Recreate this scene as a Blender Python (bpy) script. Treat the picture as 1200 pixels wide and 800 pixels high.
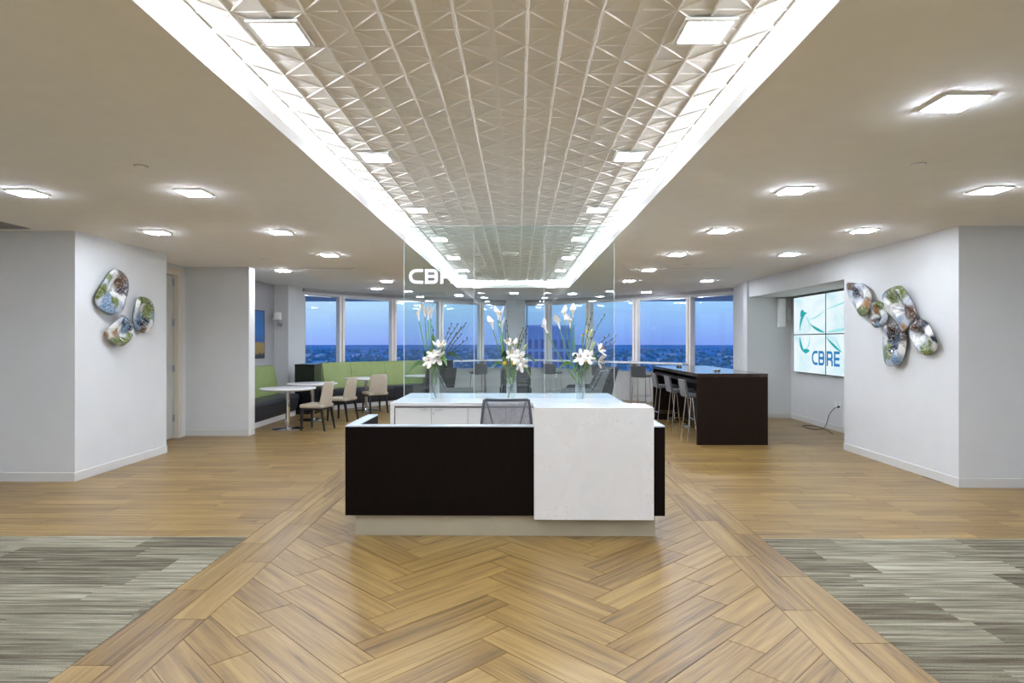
import bpy, bmesh, math, random
from mathutils import Vector, Matrix
random.seed(7)
PI = math.pi
S = bpy.context.scene
for o in list(bpy.data.objects): bpy.data.objects.remove(o)
COL = S.collection

# ------------------------------------------------------------------ camera
cam = bpy.data.cameras.new('camera'); camo = bpy.data.objects.new('camera', cam); COL.objects.link(camo)
cam.sensor_width = 36.0; cam.lens = 735.0 / 1200.0 * 36.0
cam.clip_start = 0.05; cam.clip_end = 20000
camo.location = (0, 0, 1.6); camo.rotation_euler = (PI/2, 0, 7.0/735.0)
S.camera = camo

# ------------------------------------------------------------------ light levels, view
LAMP = 116.0         # downlight diffuser radiance
COVE = 68.0          # LED cove strip radiance
LAMPCOL = (0.905, 0.985, 1.145)
COVECOL = (0.95, 0.985, 1.04)
SKY = 1.12
S.view_settings.view_transform = 'Standard'; S.view_settings.look = 'None'
S.view_settings.exposure = 0.36; S.view_settings.gamma = 1.0
S.view_settings.use_curve_mapping = False
S.cycles.transparent_max_bounces = 40

# ------------------------------------------------------------------ node helpers
def new_mat(name):
    m = bpy.data.materials.new(name); m.use_nodes = True
    nt = m.node_tree; nt.nodes.clear()
    out = nt.nodes.new('ShaderNodeOutputMaterial')
    return m, nt, out
def nd(nt, t, **kw):
    n = nt.nodes.new(t)
    for k, v in kw.items():
        if k in n.inputs: n.inputs[k].default_value = v
        else: setattr(n, k, v)
    return n
def lk(nt, a, b): nt.links.new(a, b)
def ramp(nt, fac, stops, interp='LINEAR'):
    r = nt.nodes.new('ShaderNodeValToRGB'); r.color_ramp.interpolation = interp
    e = r.color_ramp.elements
    while len(e) < len(stops): e.new(0.5)
    for i, (p, c) in enumerate(stops):
        e[i].position = p; e[i].color = (c[0], c[1], c[2], 1)
    lk(nt, fac, r.inputs['Fac']); return r.outputs['Color']
def mathn(nt, op, a, b=None, c=None):
    n = nt.nodes.new('ShaderNodeMath'); n.operation = op
    for i, v in enumerate((a, b, c)):
        if v is None: continue
        if isinstance(v, (int, float)): n.inputs[i].default_value = v
        else: lk(nt, v, n.inputs[i])
    return n.outputs[0]
def mixc(nt, fac, a, b, mode='MIX'):
    n = nt.nodes.new('ShaderNodeMix'); n.data_type = 'RGBA'; n.blend_type = mode
    for sock, v in ((n.inputs['Factor'], fac), (n.inputs['A'], a), (n.inputs['B'], b)):
        if hasattr(v, 'links'): lk(nt, v, sock)
        elif isinstance(v, (int, float)): sock.default_value = v
        else: sock.default_value = (v[0], v[1], v[2], 1)
    return n.outputs['Result']
M = {}
def pbr(name, color, rough=0.5, metal=0.0, coat=0.0, vary=0.0, scale=6.0, bump=0.0, bscale=200.0, sheen=0.0, spec=0.5, stretch=(1,1,1)):
    """principled with a slight noise variation in its own colour"""
    m, nt, out = new_mat(name)
    p = nd(nt, 'ShaderNodeBsdfPrincipled')
    p.inputs['Roughness'].default_value = rough; p.inputs['Metallic'].default_value = metal
    p.inputs['Coat Weight'].default_value = coat; p.inputs['Sheen Weight'].default_value = sheen
    p.inputs['Specular IOR Level'].default_value = spec
    tc = nd(nt, 'ShaderNodeTexCoord'); mp = nd(nt, 'ShaderNodeMapping'); mp.inputs['Scale'].default_value = stretch
    lk(nt, tc.outputs['Object'], mp.inputs['Vector'])
    if vary:
        n = nd(nt, 'ShaderNodeTexNoise', Scale=scale, Detail=4.0); lk(nt, mp.outputs[0], n.inputs['Vector'])
        lo = [c*(1-vary) for c in color]; hi = [min(1, c*(1+vary)) for c in color]
        lk(nt, ramp(nt, n.outputs['Fac'], [(0.3, lo), (0.7, hi)]), p.inputs['Base Color'])
    else: p.inputs['Base Color'].default_value = (*color, 1)
    if bump:
        n2 = nd(nt, 'ShaderNodeTexNoise', Scale=bscale, Detail=2.0); lk(nt, mp.outputs[0], n2.inputs['Vector'])
        b = nd(nt, 'ShaderNodeBump', Strength=bump, Distance=0.002); lk(nt, n2.outputs['Fac'], b.inputs['Height'])
        lk(nt, b.outputs['Normal'], p.inputs['Normal'])
    lk(nt, p.outputs[0], out.inputs[0]); M[name] = m; return m
def emis(name, color, strength):
    m, nt, out = new_mat(name)
    e = nd(nt, 'ShaderNodeEmission', Strength=strength); e.inputs['Color'].default_value = (*color, 1)
    lk(nt, e.outputs[0], out.inputs[0]); M[name] = m; return m
def glassy(name, tint, ior=1.5, rough=0.0, milk=0.0, milkcol=(0.9, 0.95, 0.93), refl=1.0):
    """architectural glass: clear transmission plus Fresnel reflection"""
    m, nt, out = new_mat(name)
    t = nd(nt, 'ShaderNodeBsdfTransparent'); t.inputs['Color'].default_value = (*tint, 1)
    g = nd(nt, 'ShaderNodeBsdfGlossy', Roughness=rough); g.inputs['Color'].default_value = (1, 1, 1, 1)
    f = nd(nt, 'ShaderNodeFresnel', IOR=ior)
    mx = nd(nt, 'ShaderNodeMixShader'); gm = nd(nt, 'ShaderNodeNewGeometry'); fr_ = mathn(nt, 'MULTIPLY', mathn(nt, 'MULTIPLY', f.outputs[0], refl), mathn(nt, 'SUBTRACT', 1.0, gm.outputs['Backfacing']))
    lk(nt, mathn(nt, 'MINIMUM', fr_, 1.0), mx.inputs[0])
    lk(nt, t.outputs[0], mx.inputs[1]); lk(nt, g.outputs[0], mx.inputs[2])
    last = mx.outputs[0]
    if milk:
        d = nd(nt, 'ShaderNodeBsdfDiffuse'); d.inputs['Color'].default_value = (*milkcol, 1)
        m2 = nd(nt, 'ShaderNodeMixShader'); m2.inputs[0].default_value = milk
        lk(nt, last, m2.inputs[1]); lk(nt, d.outputs[0], m2.inputs[2]); last = m2.outputs[0]
    lk(nt, last, out.inputs[0]); M[name] = m; return m

# ------------------------------------------------------------------ world: dusk sky
w = bpy.data.worlds.new('dusk_sky'); S.world = w; w.use_nodes = True
nt = w.node_tree; nt.nodes.clear()
wo = nd(nt, 'ShaderNodeOutputWorld'); bg = nd(nt, 'ShaderNodeBackground', Strength=SKY)
tc = nd(nt, 'ShaderNodeTexCoord'); sp = nd(nt, 'ShaderNodeSeparateXYZ'); lk(nt, tc.outputs['Generated'], sp.inputs[0])
zf = mathn(nt, 'MULTIPLY_ADD', sp.outputs['Z'], 0.5, 0.5)
base = ramp(nt, zf, [(0.0, (0.10, 0.20, 0.45)), (0.498, (0.17, 0.26, 0.62)), (0.510, (0.21, 0.35, 0.68)), (0.530, (0.29, 0.49, 0.72)), (0.65, (0.31, 0.50, 0.74)), (1.0, (0.30, 0.48, 0.74))])
warm = ramp(nt, zf, [(0.0, (0.12, 0.22, 0.45)), (0.498, (0.24, 0.33, 0.70)), (0.510, (0.29, 0.44, 0.70)), (0.530, (0.48, 0.64, 0.72)), (0.65, (0.46, 0.62, 0.74)), (1.0, (0.30, 0.48, 0.74))])
az = mathn(nt, 'MULTIPLY_ADD', sp.outputs['X'], -2.2, 0.12); azc = nd(nt, 'ShaderNodeClamp'); lk(nt, az, azc.inputs[0])
skyc = mixc(nt, azc.outputs[0], base, warm)
mp = nd(nt, 'ShaderNodeMapping'); mp.inputs['Scale'].default_value = (3, 3, 22); lk(nt, tc.outputs['Generated'], mp.inputs['Vector'])
cl = nd(nt, 'ShaderNodeTexNoise', Scale=2.2, Detail=6.0, Roughness=0.55); lk(nt, mp.outputs[0], cl.inputs['Vector'])
cf = ramp(nt, cl.outputs['Fac'], [(0.42, (0, 0, 0)), (0.72, (0.42, 0.42, 0.42))])
skyc = mixc(nt, cf, skyc, (0.26, 0.36, 0.68))
lk(nt, skyc, bg.inputs['Color']); lk(nt, bg.outputs[0], wo.inputs[0])

# ------------------------------------------------------------------ materials
pbr('wall_paint', (0.65, 0.655, 0.645), 0.75, vary=0.02, scale=3, bump=0.05, bscale=400)
pbr('wall_grey', (0.40, 0.39, 0.40), 0.75, vary=0.03)
pbr('ceiling_paint', (0.91, 0.91, 0.89), 0.85, vary=0.015)
pbr('tile_white', (0.84, 0.835, 0.815), 0.5, vary=0.01)
pbr('tee_white', (0.84, 0.83, 0.80), 0.45)
pbr('trim_white', (0.76, 0.76, 0.74), 0.5)
pbr('baseboard_paint', (0.62, 0.61, 0.58), 0.5)
pbr('cove_white', (0.90, 0.90, 0.89), 0.7)
pbr('grout', (0.13, 0.105, 0.08), 0.9)
pbr('carpet_base', (0.20, 0.19, 0.155), 0.95)
pbr('dark_wood', (0.0055, 0.0030, 0.0020), 0.6, vary=0.35, scale=9, stretch=(9, 9, 0.5), spec=0.07)
pbr('bar_wood', (0.013, 0.0068, 0.0042), 0.40, vary=0.3, scale=9, stretch=(9, 9, 0.5), spec=0.12)
pbr('bar_top', (0.030, 0.018, 0.013), 0.12, vary=0.25, scale=8, stretch=(9, 0.6, 9), coat=0.4)
pbr('toe_taupe', (0.40, 0.355, 0.25), 0.5, vary=0.03)
pbr('aluminium', (0.62, 0.64, 0.67), 0.28, metal=1.0)
pbr('chrome', (0.75, 0.76, 0.78), 0.10, metal=1.0)
pbr('cap_metal', (0.56, 0.64, 0.72), 0.38, metal=0.5)
pbr('cabinet_white', (0.74, 0.73, 0.70), 0.4)
pbr('shadow_gap', (0.30, 0.29, 0.28), 0.6)
pbr('black_plastic', (0.015, 0.015, 0.017), 0.4)
pbr('chair_frame_grey', (0.055, 0.055, 0.065), 0.45)
pbr('fabric_slate', (0.075, 0.08, 0.088), 0.85, vary=0.12, scale=60, bump=0.2, sheen=0.2)
pbr('fabric_charcoal', (0.035, 0.034, 0.034), 0.85, vary=0.15, scale=60, bump=0.2, sheen=0.2)
pbr('fabric_stone', (0.20, 0.21, 0.21), 0.8, vary=0.08, scale=60, bump=0.2)
pbr('vinyl_green', (0.27, 0.34, 0.115), 0.42, vary=0.05, scale=5)
pbr('vinyl_navy', (0.030, 0.034, 0.045), 0.45, vary=0.10, scale=8)
pbr('vinyl_cream', (0.50, 0.44, 0.34), 0.5, vary=0.05, scale=12)
pbr('leg_black', (0.012, 0.011, 0.012), 0.4)
pbr('laminate_white', (0.78, 0.78, 0.77), 0.25)
pbr('black_lacquer', (0.006, 0.006, 0.008), 0.25)
pbr('door_paint', (0.52, 0.52, 0.47), 0.5, vary=0.02)
pbr('frame_paint', (0.66, 0.59, 0.50), 0.5)
pbr('mullion_paint', (0.82, 0.77, 0.72), 0.45)
pbr('mullion_gap', (0.30, 0.17, 0.10), 0.5)
pbr('steel_hinge', (0.42, 0.43, 0.46), 0.35, metal=1.0)
pbr('frosted_vinyl', (0.88, 0.89, 0.88), 0.8)
pbr('stem_green', (0.14, 0.30, 0.045), 0.5, vary=0.15, scale=20)
pbr('leaf_green', (0.085, 0.21, 0.04), 0.4, vary=0.25, scale=14)
pbr('leaf_dark', (0.014, 0.05, 0.026), 0.35, vary=0.2, scale=14)
pbr('petal_white', (0.82, 0.79, 0.72), 0.55, vary=0.04, scale=30)
pbr('petal_yellow', (0.72, 0.47, 0.02), 0.6, vary=0.1, scale=60)
pbr('bud_green', (0.45, 0.55, 0.22), 0.5, vary=0.15, scale=30)
pbr('stamen', (0.32, 0.10, 0.015), 0.7)
pbr('twig', (0.085, 0.085, 0.06), 0.7, vary=0.25, scale=30)
pbr('plate_white', (0.78, 0.78, 0.76), 0.4)
pbr('cord_black', (0.012, 0.012, 0.03), 0.5)
pbr('vent_grey', (0.30, 0.29, 0.28), 0.6)
pbr('slot_dark', (0.10, 0.11, 0.14), 0.6)
pbr('bezel_black', (0.008, 0.009, 0.012), 0.3)
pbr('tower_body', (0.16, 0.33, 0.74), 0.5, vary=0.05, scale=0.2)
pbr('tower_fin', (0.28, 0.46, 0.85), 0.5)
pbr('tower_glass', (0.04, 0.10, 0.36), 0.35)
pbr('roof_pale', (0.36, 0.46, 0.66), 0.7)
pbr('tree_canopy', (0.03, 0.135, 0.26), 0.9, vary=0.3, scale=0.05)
emis('lamp_face', LAMPCOL, LAMP)
emis('cove_led', COVECOL, COVE)
pbr('shade_white', (0.82, 0.81, 0.79), 0.7)
glassy('window_glass', (0.92, 0.965, 1.0), 1.5, refl=1.6)
glassy('partition_glass', (0.885, 0.945, 0.945), 1.52, milk=0.012, refl=2.0)
glassy('glass_edge', (0.85, 0.95, 0.94), 1.5, milk=0.7, milkcol=(0.92, 0.97, 0.97))  # milky white stands in for light caught along the polished edges
glassy('vase_glass', (0.97, 0.99, 0.99), 1.5, milk=0.035, milkcol=(0.85, 0.93, 0.96), refl=2.4)
glassy('water', (0.965, 0.985, 0.985), 1.2, milk=0.09, milkcol=(0.72, 0.84, 0.93))

def wood_mat(name, cols, rough, coat=0.0):
    m, nt, out = new_mat(name)
    p = nd(nt, 'ShaderNodeBsdfPrincipled', Roughness=rough); p.inputs['Coat Weight'].default_value = coat
    p.inputs['Coat Roughness'].default_value = 0.25
    uv = nd(nt, 'ShaderNodeUVMap')
    at = nd(nt, 'ShaderNodeAttribute', attribute_name='tint')
    a = nd(nt, 'ShaderNodeMapping'); a.inputs['Scale'].default_value = (0.65, 13.0, 1); lk(nt, uv.outputs[0], a.inputs['Vector'])
    n1 = nd(nt, 'ShaderNodeTexNoise', Scale=1.6, Detail=6.0, Roughness=0.6, Distortion=0.6); lk(nt, a.outputs[0], n1.inputs['Vector'])
    b = nd(nt, 'ShaderNodeMapping'); b.inputs['Scale'].default_value = (3.0, 90.0, 1); lk(nt, uv.outputs[0], b.inputs['Vector'])
    n2 = nd(nt, 'ShaderNodeTexNoise', Scale=1.0, Detail=3.0); lk(nt, b.outputs[0], n2.inputs['Vector'])
    f = mathn(nt, 'ADD', mathn(nt, 'MULTIPLY', n1.outputs['Fac'], 0.95), mathn(nt, 'MULTIPLY', n2.outputs['Fac'], 0.30))
    f = mathn(nt, 'ADD', f, mathn(nt, 'MULTIPLY_ADD', at.outputs['Fac'], 0.17, -0.165))
    c = ramp(nt, f, [(0.33, cols[0]), (0.45, cols[1]), (0.57, cols[2]), (0.72, cols[3])])
    lk(nt, c, p.inputs['Base Color'])
    bp = nd(nt, 'ShaderNodeBump', Strength=0.12, Distance=0.002); lk(nt, n2.outputs['Fac'], bp.inputs['Height']); lk(nt, bp.outputs['Normal'], p.inputs['Normal'])
    lk(nt, p.outputs[0], out.inputs[0]); M[name] = m
wood_mat('wood_plank', [(0.100, 0.053, 0.015), (0.193, 0.114, 0.034), (0.258, 0.159, 0.048), (0.345, 0.226, 0.078)], 0.34, 0.0)

def carpet_mat():
    m, nt, out = new_mat('carpet_plank')
    p = nd(nt, 'ShaderNodeBsdfPrincipled', Roughness=0.95); p.inputs['Specular IOR Level'].default_value = 0.1
    uv = nd(nt, 'ShaderNodeUVMap'); at = nd(nt, 'ShaderNodeAttribute', attribute_name='tint')
    a = nd(nt, 'ShaderNodeMapping'); a.inputs['Scale'].default_value = (1.1, 22.0, 1); lk(nt, uv.outputs[0], a.inputs['Vector'])
    n1 = nd(nt, 'ShaderNodeTexNoise', Scale=1.3, Detail=4.0, Roughness=0.65); lk(nt, a.outputs[0], n1.inputs['Vector'])
    b = nd(nt, 'ShaderNodeMapping'); b.inputs['Scale'].default_value = (150, 260, 1); lk(nt, uv.outputs[0], b.inputs['Vector'])
    n2 = nd(nt, 'ShaderNodeTexNoise', Scale=1.0, Detail=2.0); lk(nt, b.outputs[0], n2.inputs['Vector'])
    c3 = nd(nt, 'ShaderNodeMapping'); c3.inputs['Scale'].default_value = (0.3, 60, 1); lk(nt, uv.outputs[0], c3.inputs['Vector'])
    n3 = nd(nt, 'ShaderNodeTexNoise', Scale=1.0, Detail=1.0); lk(nt, c3.outputs[0], n3.inputs['Vector'])
    f = mathn(nt, 'ADD', mathn(nt, 'MULTIPLY', n1.outputs['Fac'], 0.6), mathn(nt, 'MULTIPLY', n2.outputs['Fac'], 0.28))
    f = mathn(nt, 'ADD', f, mathn(nt, 'MULTIPLY', n3.outputs['Fac'], 0.30))
    f = mathn(nt, 'ADD', f, mathn(nt, 'MULTIPLY_ADD', at.outputs['Fac'], 0.14, -0.13))
    c = ramp(nt, f, [(0.40, (0.075, 0.060, 0.040)), (0.50, (0.155, 0.138, 0.096)), (0.59, (0.255, 0.235, 0.170)), (0.70, (0.43, 0.40, 0.31))])
    lk(nt, c, p.inputs['Base Color'])
    bp = nd(nt, 'ShaderNodeBump', Strength=0.5, Distance=0.004); lk(nt, n2.outputs['Fac'], bp.inputs['Height']); lk(nt, bp.outputs['Normal'], p.inputs['Normal'])
    lk(nt, p.outputs[0], out.inputs[0]); M['carpet_plank'] = m
carpet_mat()

def quartz_mat():
    m, nt, out = new_mat('quartz')
    p = nd(nt, 'ShaderNodeBsdfPrincipled', Roughness=0.16)
    tc = nd(nt, 'ShaderNodeTexCoord')
    n0 = nd(nt, 'ShaderNodeTexNoise', Scale=3.0, Detail=5.0, Roughness=0.6, Distortion=1.5); lk(nt, tc.outputs['Object'], n0.inputs['Vector'])
    n1 = nd(nt, 'ShaderNodeTexNoise', Scale=6.5, Detail=8.0, Roughness=0.65, Distortion=2.0); lk(nt, tc.outputs['Object'], n1.inputs['Vector'])
    v = mathn(nt, 'ABSOLUTE', mathn(nt, 'SUBTRACT', n1.outputs['Fac'], 0.5))
    vein = ramp(nt, v, [(0.0, (1, 1, 1)), (0.022, (0, 0, 0))])
    msk = ramp(nt, n0.outputs['Fac'], [(0.52, (0, 0, 0)), (0.68, (0.55, 0.55, 0.55))])
    f = mixc(nt, 1.0, vein, msk, 'MULTIPLY')
    basec = ramp(nt, n0.outputs['Fac'], [(0.35, (0.70, 0.69, 0.665)), (0.65, (0.755, 0.745, 0.72))])
    lk(nt, mixc(nt, f, basec, (0.38, 0.36, 0.33)), p.inputs['Base Color'])
    lk(nt, p.outputs[0], out.inputs[0]); M['quartz'] = m
quartz_mat()

def mesh_fabric():
    m, nt, out = new_mat('chair_mesh')
    p = nd(nt, 'ShaderNodeBsdfPrincipled', Roughness=0.7); p.inputs['Base Color'].default_value = (0.17, 0.17, 0.19, 1)
    t = nd(nt, 'ShaderNodeBsdfTransparent'); mx = nd(nt, 'ShaderNodeMixShader')
    tc = nd(nt, 'ShaderNodeTexCoord'); n = nd(nt, 'ShaderNodeTexNoise', Scale=220.0, Detail=1.0); lk(nt, tc.outputs['Object'], n.inputs['Vector'])
    f = mathn(nt, 'MULTIPLY_ADD', n.outputs['Fac'], 0.5, 0.38); lk(nt, f, mx.inputs[0])
    lk(nt, t.outputs[0], mx.inputs[1]); lk(nt, p.outputs[0], mx.inputs[2]); lk(nt, mx.outputs[0], out.inputs[0]); M['chair_mesh'] = m
mesh_fabric()

PAL = {'g': (0.115, 0.145, 0.024), 'w': (0.72, 0.72, 0.68), 'b': (0.030, 0.012, 0.010), 's': (0.13, 0.21, 0.31), 'd': (0.012, 0.018, 0.035), 'a': (0.30, 0.155, 0.055), 't': (0.085, 0.042, 0.022), 'l': (0.44, 0.475, 0.52)}
def art_mat():
    """blown glass: pigment patches (colour attribute) with pale veins under a clear glossy coat"""
    m, nt, out = new_mat('blown_glass')
    p = nd(nt, 'ShaderNodeBsdfPrincipled', Roughness=0.25); p.inputs['Coat Weight'].default_value = 0.45; p.inputs['Coat Roughness'].default_value = 0.04; p.inputs['Specular IOR Level'].default_value = 0.3
    at = nd(nt, 'ShaderNodeAttribute', attribute_name='pigment')
    tc = nd(nt, 'ShaderNodeTexCoord')
    n2 = nd(nt, 'ShaderNodeTexNoise', Scale=9.0, Detail=5.0, Distortion=2.5); lk(nt, tc.outputs['Object'], n2.inputs['Vector'])
    v = mathn(nt, 'ABSOLUTE', mathn(nt, 'SUBTRACT', n2.outputs['Fac'], 0.5))
    stv = ramp(nt, v, [(0.0, (0.55, 0.55, 0.55)), (0.03, (0, 0, 0))])
    c = mixc(nt, stv, at.outputs['Color'], (0.62, 0.66, 0.68))
    dk = ramp(nt, n2.outputs['Fac'], [(0.30, (0.45, 0.45, 0.45)), (0.45, (1, 1, 1)), (1.0, (1.0, 1.0, 1.0))])
    c = mixc(nt, 1.0, c, dk, 'MULTIPLY')
    lk(nt, c, p.inputs['Base Color']); lk(nt, p.outputs[0], out.inputs[0]); M['blown_glass'] = m
art_mat()
def painting_mat():
    m, nt, out = new_mat('abstract_painting')
    p = nd(nt, 'ShaderNodeBsdfPrincipled', Roughness=0.6)
    tc = nd(nt, 'ShaderNodeTexCoord'); sx = nd(nt, 'ShaderNodeSeparateXYZ'); lk(nt, tc.outputs['Object'], sx.inputs[0])
    n = nd(nt, 'ShaderNodeTexNoise', Scale=7.0, Detail=5.0); lk(nt, tc.outputs['Object'], n.inputs['Vector'])
    f = mathn(nt, 'ADD', sx.outputs['Z'], mathn(nt, 'MULTIPLY_ADD', n.outputs['Fac'], 0.12, -0.06))
    c = ramp(nt, f, [(0.06, (0.03, 0.03, 0.05)), (0.10, (0.28, 0.19, 0.06)), (0.30, (0.36, 0.25, 0.07)), (0.335, (0.03, 0.10, 0.30)), (0.55, (0.02, 0.17, 0.50)), (0.9, (0.03, 0.13, 0.38))])
    lk(nt, c, p.inputs['Base Color']); lk(nt, p.outputs[0], out.inputs[0]); M['abstract_painting'] = m
painting_mat()
def screen_mat():
    m, nt, out = new_mat('screen_picture')
    e = nd(nt, 'ShaderNodeEmission', Strength=0.78)
    tc = nd(nt, 'ShaderNodeTexCoord')
    mp = nd(nt, 'ShaderNodeMapping'); mp.inputs['Scale'].default_value = (1, 0.7, 1.2); lk(nt, tc.outputs['Object'], mp.inputs['Vector'])
    n = nd(nt, 'ShaderNodeTexNoise', Scale=1.6, Detail=3.0, Distortion=1.2); lk(nt, mp.outputs[0], n.inputs['Vector'])
    c = ramp(nt, n.outputs['Fac'], [(0.3, (0.62, 0.86, 0.93)), (0.55, (0.86, 0.97, 1.0)), (0.75, (0.74, 0.92, 0.96))])
    lk(nt, c, e.inputs['Color']); lk(nt, e.outputs[0], out.inputs[0]); M['screen_picture'] = m
screen_mat()
emis('screen_teal', (0.03, 0.40, 0.42), 0.8)
emis('screen_pale_teal', (0.36, 0.74, 0.78), 0.85)
emis('screen_blue', (0.035, 0.20, 0.44), 0.9)
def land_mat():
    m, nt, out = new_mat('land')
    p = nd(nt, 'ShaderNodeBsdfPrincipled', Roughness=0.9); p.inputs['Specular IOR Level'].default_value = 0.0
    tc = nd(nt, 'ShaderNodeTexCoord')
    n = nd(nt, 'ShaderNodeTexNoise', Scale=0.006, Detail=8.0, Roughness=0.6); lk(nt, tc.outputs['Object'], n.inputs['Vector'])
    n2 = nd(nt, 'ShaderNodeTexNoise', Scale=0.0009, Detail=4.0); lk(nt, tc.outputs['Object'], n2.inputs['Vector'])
    c1 = ramp(nt, n.outputs['Fac'], [(0.36, (0.03, 0.13, 0.32)), (0.52, (0.06, 0.21, 0.46)), (0.66, (0.14, 0.27, 0.58))])  # the blue of the dusk light is put into the land's colours
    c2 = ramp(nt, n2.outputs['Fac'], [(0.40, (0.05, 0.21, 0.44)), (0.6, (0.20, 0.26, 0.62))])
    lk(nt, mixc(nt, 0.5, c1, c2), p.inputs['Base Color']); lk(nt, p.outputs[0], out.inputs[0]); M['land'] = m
land_mat()

# ------------------------------------------------------------------ mesh helpers
def circ(c, r, n, z=None, a0=0.0):
    return [(c[0] + r*math.cos(a0 + 2*PI*i/n), c[1] + r*math.sin(a0 + 2*PI*i/n)) for i in range(n)]
class MB:
    def __init__(s): s.v = []; s.f = []; s.uv = None
    def add(s, vs, fs):
        k = len(s.v); s.v += [tuple(p) for p in vs]; s.f += [tuple(i + k for i in f) for f in fs]; return s
    def box(s, x0, x1, y0, y1, z0, z1):
        return s.add([(x0,y0,z0),(x1,y0,z0),(x1,y1,z0),(x0,y1,z0),(x0,y0,z1),(x1,y0,z1),(x1,y1,z1),(x0,y1,z1)],
                     [(0,3,2,1),(4,5,6,7),(0,1,5,4),(1,2,6,5),(2,3,7,6),(3,0,4,7)])
    def prism(s, poly, z0, z1):
        n = len(poly)
        area = sum(poly[i][0]*poly[(i+1)%n][1] - poly[(i+1)%n][0]*poly[i][1] for i in range(n))
        if area < 0: poly = poly[::-1]
        return s.add([(p[0],p[1],z0) for p in poly] + [(p[0],p[1],z1) for p in poly],
              [tuple(range(n))[::-1], tuple(range(n, 2*n))] + [(i, (i+1)%n, n+(i+1)%n, n+i) for i in range(n)])
    def loft(s, rings, cap=True, closed=True):
        n = len(rings[0]); vs = [p for r in rings for p in r]; fs = []
        m = n if closed else n-1
        for a in range(len(rings)-1):
            for i in range(m):
                j = (i+1) % n; fs.append((a*n+i, a*n+j, (a+1)*n+j, (a+1)*n+i))
        if cap and closed:
            fs.append(tuple(range(n))[::-1]); fs.append(tuple(range((len(rings)-1)*n, len(rings)*n)))
        return s.add(vs, fs)
    def tube(s, pts, r, n=8, r1=None):
        pts = [Vector(p) for p in pts]; rings = []
        L = len(pts)
        up = None
        for i, p in enumerate(pts):
            t = (pts[min(i+1, L-1)] - pts[max(i-1, 0)]).normalized()
            if up is None: up = Vector((0,0,1)) if abs(t.z) < 0.9 else Vector((1,0,0))
            a = t.cross(up).normalized(); b = a.cross(t).normalized(); up = b
            rr = r if r1 is None else r + (r1 - r)*i/(L-1)
            if isinstance(r, (list, tuple)): rr = r[i]
            rings.append([p + a*rr*math.cos(2*PI*k/n) - b*rr*math.sin(2*PI*k/n) for k in range(n)])
        return s.loft(rings)
    def lathe(s, prof, n=24, c=(0,0,0), cap=True):
        rings = [[(c[0]+r*math.cos(2*PI*k/n), c[1]+r*math.sin(2*PI*k/n), c[2]+z) for k in range(n)] for r, z in prof]
        return s.loft(rings, cap)
    def sweep(s, prof, path, cap=True):
        """prof: (offset to the left of the path, z); path: plan points"""
        rings = []; L = len(path)
        for i, p in enumerate(path):
            a = Vector(path[max(i-1, 0)]); b = Vector(path[min(i+1, L-1)]); t = (b - a).normalized(); nrm = Vector((-t.y, t.x))
            sc = 1.0
            if 0 < i < L-1:
                d1 = (Vector(path[i]) - a).normalized(); sc = 1/max(0.5, d1.dot(t))
            rings.append([(p[0]+nrm.x*o*sc, p[1]+nrm.y*o*sc, z) for o, z in prof])
        return s.loft(rings, cap)
    def sheet(s, rows, thick=None):
        n = len(rows[0]); vs = [p for r in rows for p in r]; fs = []
        for a in range(len(rows)-1):
            for i in range(n-1): fs.append((a*n+i, a*n+i+1, (a+1)*n+i+1, (a+1)*n+i))
        return s.add(vs, fs)
    def move(s, m):
        s.v = [tuple(m @ Vector(p)) for p in s.v]; return s
    def build(s, name, mat, parent=None, bevel=0.0, seg=2, smooth=False, solid=0.0, sub=0, recalc=True):
        me = bpy.data.meshes.new(name); me.from_pydata(s.v, [], s.f); me.update()
        if recalc:
            bm = bmesh.new(); bm.from_mesh(me); bmesh.ops.recalc_face_normals(bm, faces=bm.faces); bm.to_mesh(me); bm.free()
        me.materials.append(M[mat])
        if smooth:
            for p in me.polygons: p.use_smooth = True
        o = bpy.data.objects.new(name, me); COL.objects.link(o)
        if parent: o.parent = parent
        if solid:
            q = o.modifiers.new('thickness', 'SOLIDIFY'); q.thickness = solid; q.offset = 0
        if bevel:
            q = o.modifiers.new('bevel', 'BEVEL'); q.width = bevel; q.segments = seg; q.limit_method = 'ANGLE'; q.angle_limit = math.radians(40)
        if sub:
            q = o.modifiers.new('sub', 'SUBSURF'); q.levels = sub; q.render_levels = sub
        if smooth and not sub:
            e = o.modifiers.new('split', 'EDGE_SPLIT'); e.split_angle = math.radians(42)
        return o
def tag(o, label=None, cat=None, group=None, kind=None):
    if label: o['label'] = label
    if cat: o['category'] = cat
    if group: o['group'] = group
    if kind: o['kind'] = kind
    return o
def empty(name, loc=(0,0,0), rz=0.0):
    o = bpy.data.objects.new(name, None); COL.objects.link(o); o.location = loc; o.rotation_euler = (0, 0, rz); o.empty_display_size = 0.1
    return o
def struct(name, mb, mat, label, parent=None, **kw):
    o = mb.build(name, mat, parent, **kw); o['kind'] = 'structure'; o['label'] = label; return o
KIDS = {}
def copy_tree(o, parent=None):
    c = o.copy(); COL.objects.link(c); c.parent = parent
    for ch in o.children: copy_tree(ch, c)
    return c
ORD = ['nearest', 'second nearest', 'third nearest', 'fourth nearest', 'fifth nearest', 'sixth nearest', 'seventh nearest', 'eighth nearest', 'ninth nearest', 'tenth nearest']
def box(*a): return MB().box(*a)
def arc(cx, cy, r, a0, a1, n=8):
    return [(cx + r*math.cos(math.radians(a0 + (a1-a0)*i/n)), cy + r*math.sin(math.radians(a0 + (a1-a0)*i/n))) for i in range(n+1)]

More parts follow.
